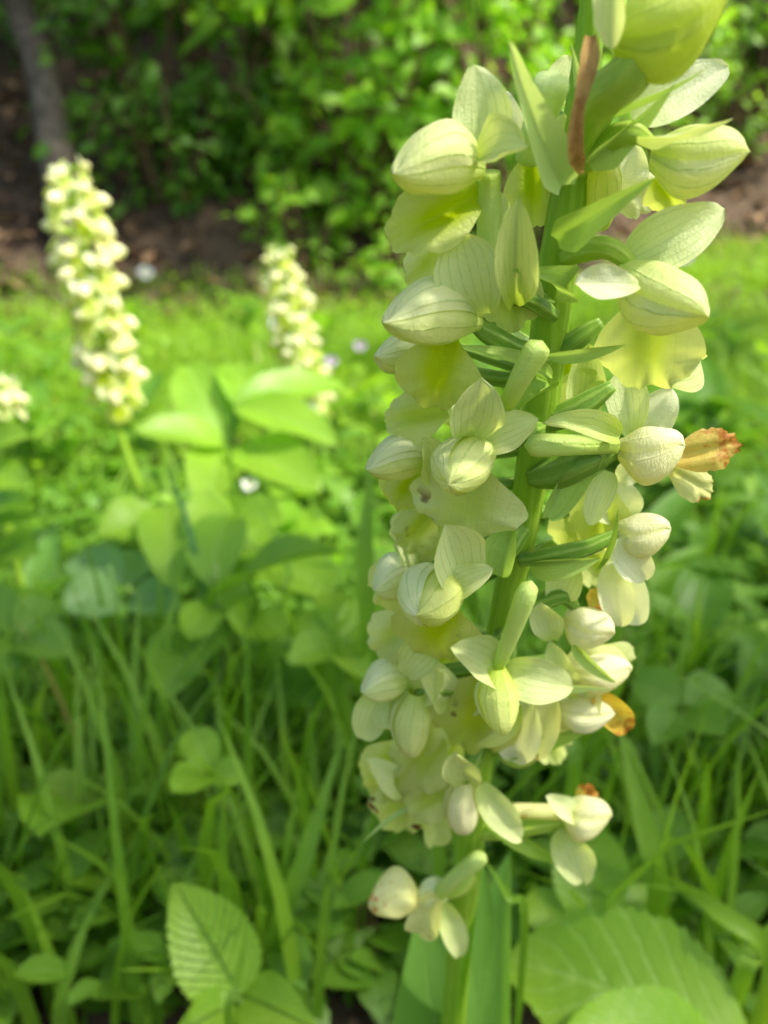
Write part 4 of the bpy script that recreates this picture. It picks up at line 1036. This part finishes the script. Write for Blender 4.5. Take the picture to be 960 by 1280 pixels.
def meadow_orchid(path_px, depths, n, rad, label, seed, sc=1.0, y_low=None):
    r = np.random.default_rng(seed)
    P = [at(px, py, d) for (px, py), d in zip(path_px, depths)]
    foot = Vector((P[-1].x + .004, P[-1].y + .004, gz(P[-1].x, P[-1].y) - .004))
    t = thing('orchid', (foot.x, foot.y, foot.z + .004), label, 'orchid', None)
    tube('stem', P + [foot], [.0012] + [.0022] * (len(P) - 1) + [.0026], M['stem'], t, sides=10, k=6)
    C = spline(P[:y_low or len(P)], 12)
    for i in range(n):
        q = (i + .5) / n; c = C[int(q * (len(C) - 1))]
        az = i * 2.39996 + r.uniform(-.25, .25); el = r.uniform(-.25, .2) + .25 * (1 - q)
        o = link('flower', SF[3 if r.random() < .18 else i % 3], t)
        size = sc * (.62 + .5 * min(1, q * 4)) * r.uniform(.85, 1.15)
        o.matrix_basis = Matrix.Translation(Vector(c)) @ Matrix.Rotation(az, 4, 'Z') @ Matrix.Rotation(-el, 4, 'Y') @ Matrix.Translation(Vector((rad, 0, 0))) @ Matrix.Scale(size, 4) @ Matrix.Rotation(r.uniform(-.4, .4), 4, 'X')
        tube('ovary', [c, Vector(c).lerp(o.matrix_basis @ Vector((.004, 0, .001)), .5) + Vector((0, 0, .001)), o.matrix_basis @ Vector((.005, 0, .001))], [.0011, .0013, .0012], M['ovary_pale'], o, sides=6, k=3).matrix_parent_inverse = o.matrix_basis.inverted()
    for k in range(3):
        az = r.uniform(0, 6.28); b_ = Vector((foot.x, foot.y, foot.z + .01)); e = b_ + Vector((math.cos(az) * .05, math.sin(az) * .05, .07))
        V, F, UV = sheet(b_, e, .028, (0, 0, 1), kind='lance', cup=.15, bend=.12, seed=k + seed)
        mesh_obj('leaf', V, F, M['orchid_leaf'], t, uv=UV)
    return t
meadow_orchid([(84, 214), (100, 290), (118, 370), (134, 440), (140, 500), (156, 560), (182, 640)], [.445, .45, .455, .465, .472, .48, .49], 46, .0048,
              'tall pale yellow orchid spike with bare lower stem, standing apart in the meadow', 3, 1.12, 5)
meadow_orchid([(348, 318), (356, 370), (368, 420), (380, 470), (386, 512), (390, 560)], [.68, .685, .69, .70, .705, .72], 44, .0055,
              'smaller pale orchid spike behind the yellow-green rosette of leaves', 4, 1.25, 5)
meadow_orchid([(-16, 482), (-12, 496), (-8, 508), (-10, 560)], [.42, .42, .425, .44], 9, .004, 'pale flower head of an orchid above the light green leaves', 6, .9, 3)

# ---- small white and lilac meadow flowers
def meadow_flower(px, py, d, size, mat, label, n=6):
    c = at(px, py, d); t = thing('meadow_flower', (c.x, c.y, gz(c.x, c.y)), label, 'flower', None)
    tube('stem', [(c.x + .004, c.y, gz(c.x, c.y) - .003), (c.x + .003, c.y, (c.z + gz(c.x, c.y)) / 2), tuple(c)], [.0009, .0008, .0007], M['stalk'], t, sides=6, k=4)
    for i in range(n):
        az = 6.283 * i / n; e = c + Vector((math.cos(az) * size, -.35 * size, math.sin(az) * size * .8 + .2 * size))
        V, F, UV = sheet(c, e, size * 1.0, (0, -1, .5), kind='blunt', nv=8, nu=5, seed=i); mesh_obj('petal', V, F, M[mat], t, uv=UV)
    tube('flower_centre', [c + Vector((0, .001, 0)), c + Vector((0, -size * .18, size * .1)), c + Vector((0, -size * .3, size * .15))], [size * .28, size * .3, size * .12], M['anther'], t, sides=8, k=3, round_end=True)
meadow_flower(345, 404, .80, .0065, 'petal_white', 'bright white meadow flower touching the smaller pale orchid spike')
meadow_flower(183, 342, 2.2, .022, 'petal_white', 'white flower against the dark foot of the bank')
meadow_flower(414, 452, 1.0, .008, 'petal_lilac', 'greyish lilac flower right of the smaller pale orchid spike', 8)
meadow_flower(450, 433, 1.2, .009, 'petal_lilac', 'greyish lilac flower closest to the near orchid', 8)
meadow_flower(856, 324, 1.7, .014, 'petal_lilac', 'lilac flower half hidden behind the near orchid', 6)
meadow_flower(129, 916, .36, .0035, 'petal_white', 'tiny white flower low in the near grass', 5)
meadow_flower(312, 606, .50, .005, 'petal_white', 'small white flower under the yellow-green rosette', 5)
meadow_flower(385, 512, .64, .006, 'petal_white', 'small white flower below the smaller pale orchid spike', 5)
for o in list(scene.objects):
    if '_off' in o: del o['_off']
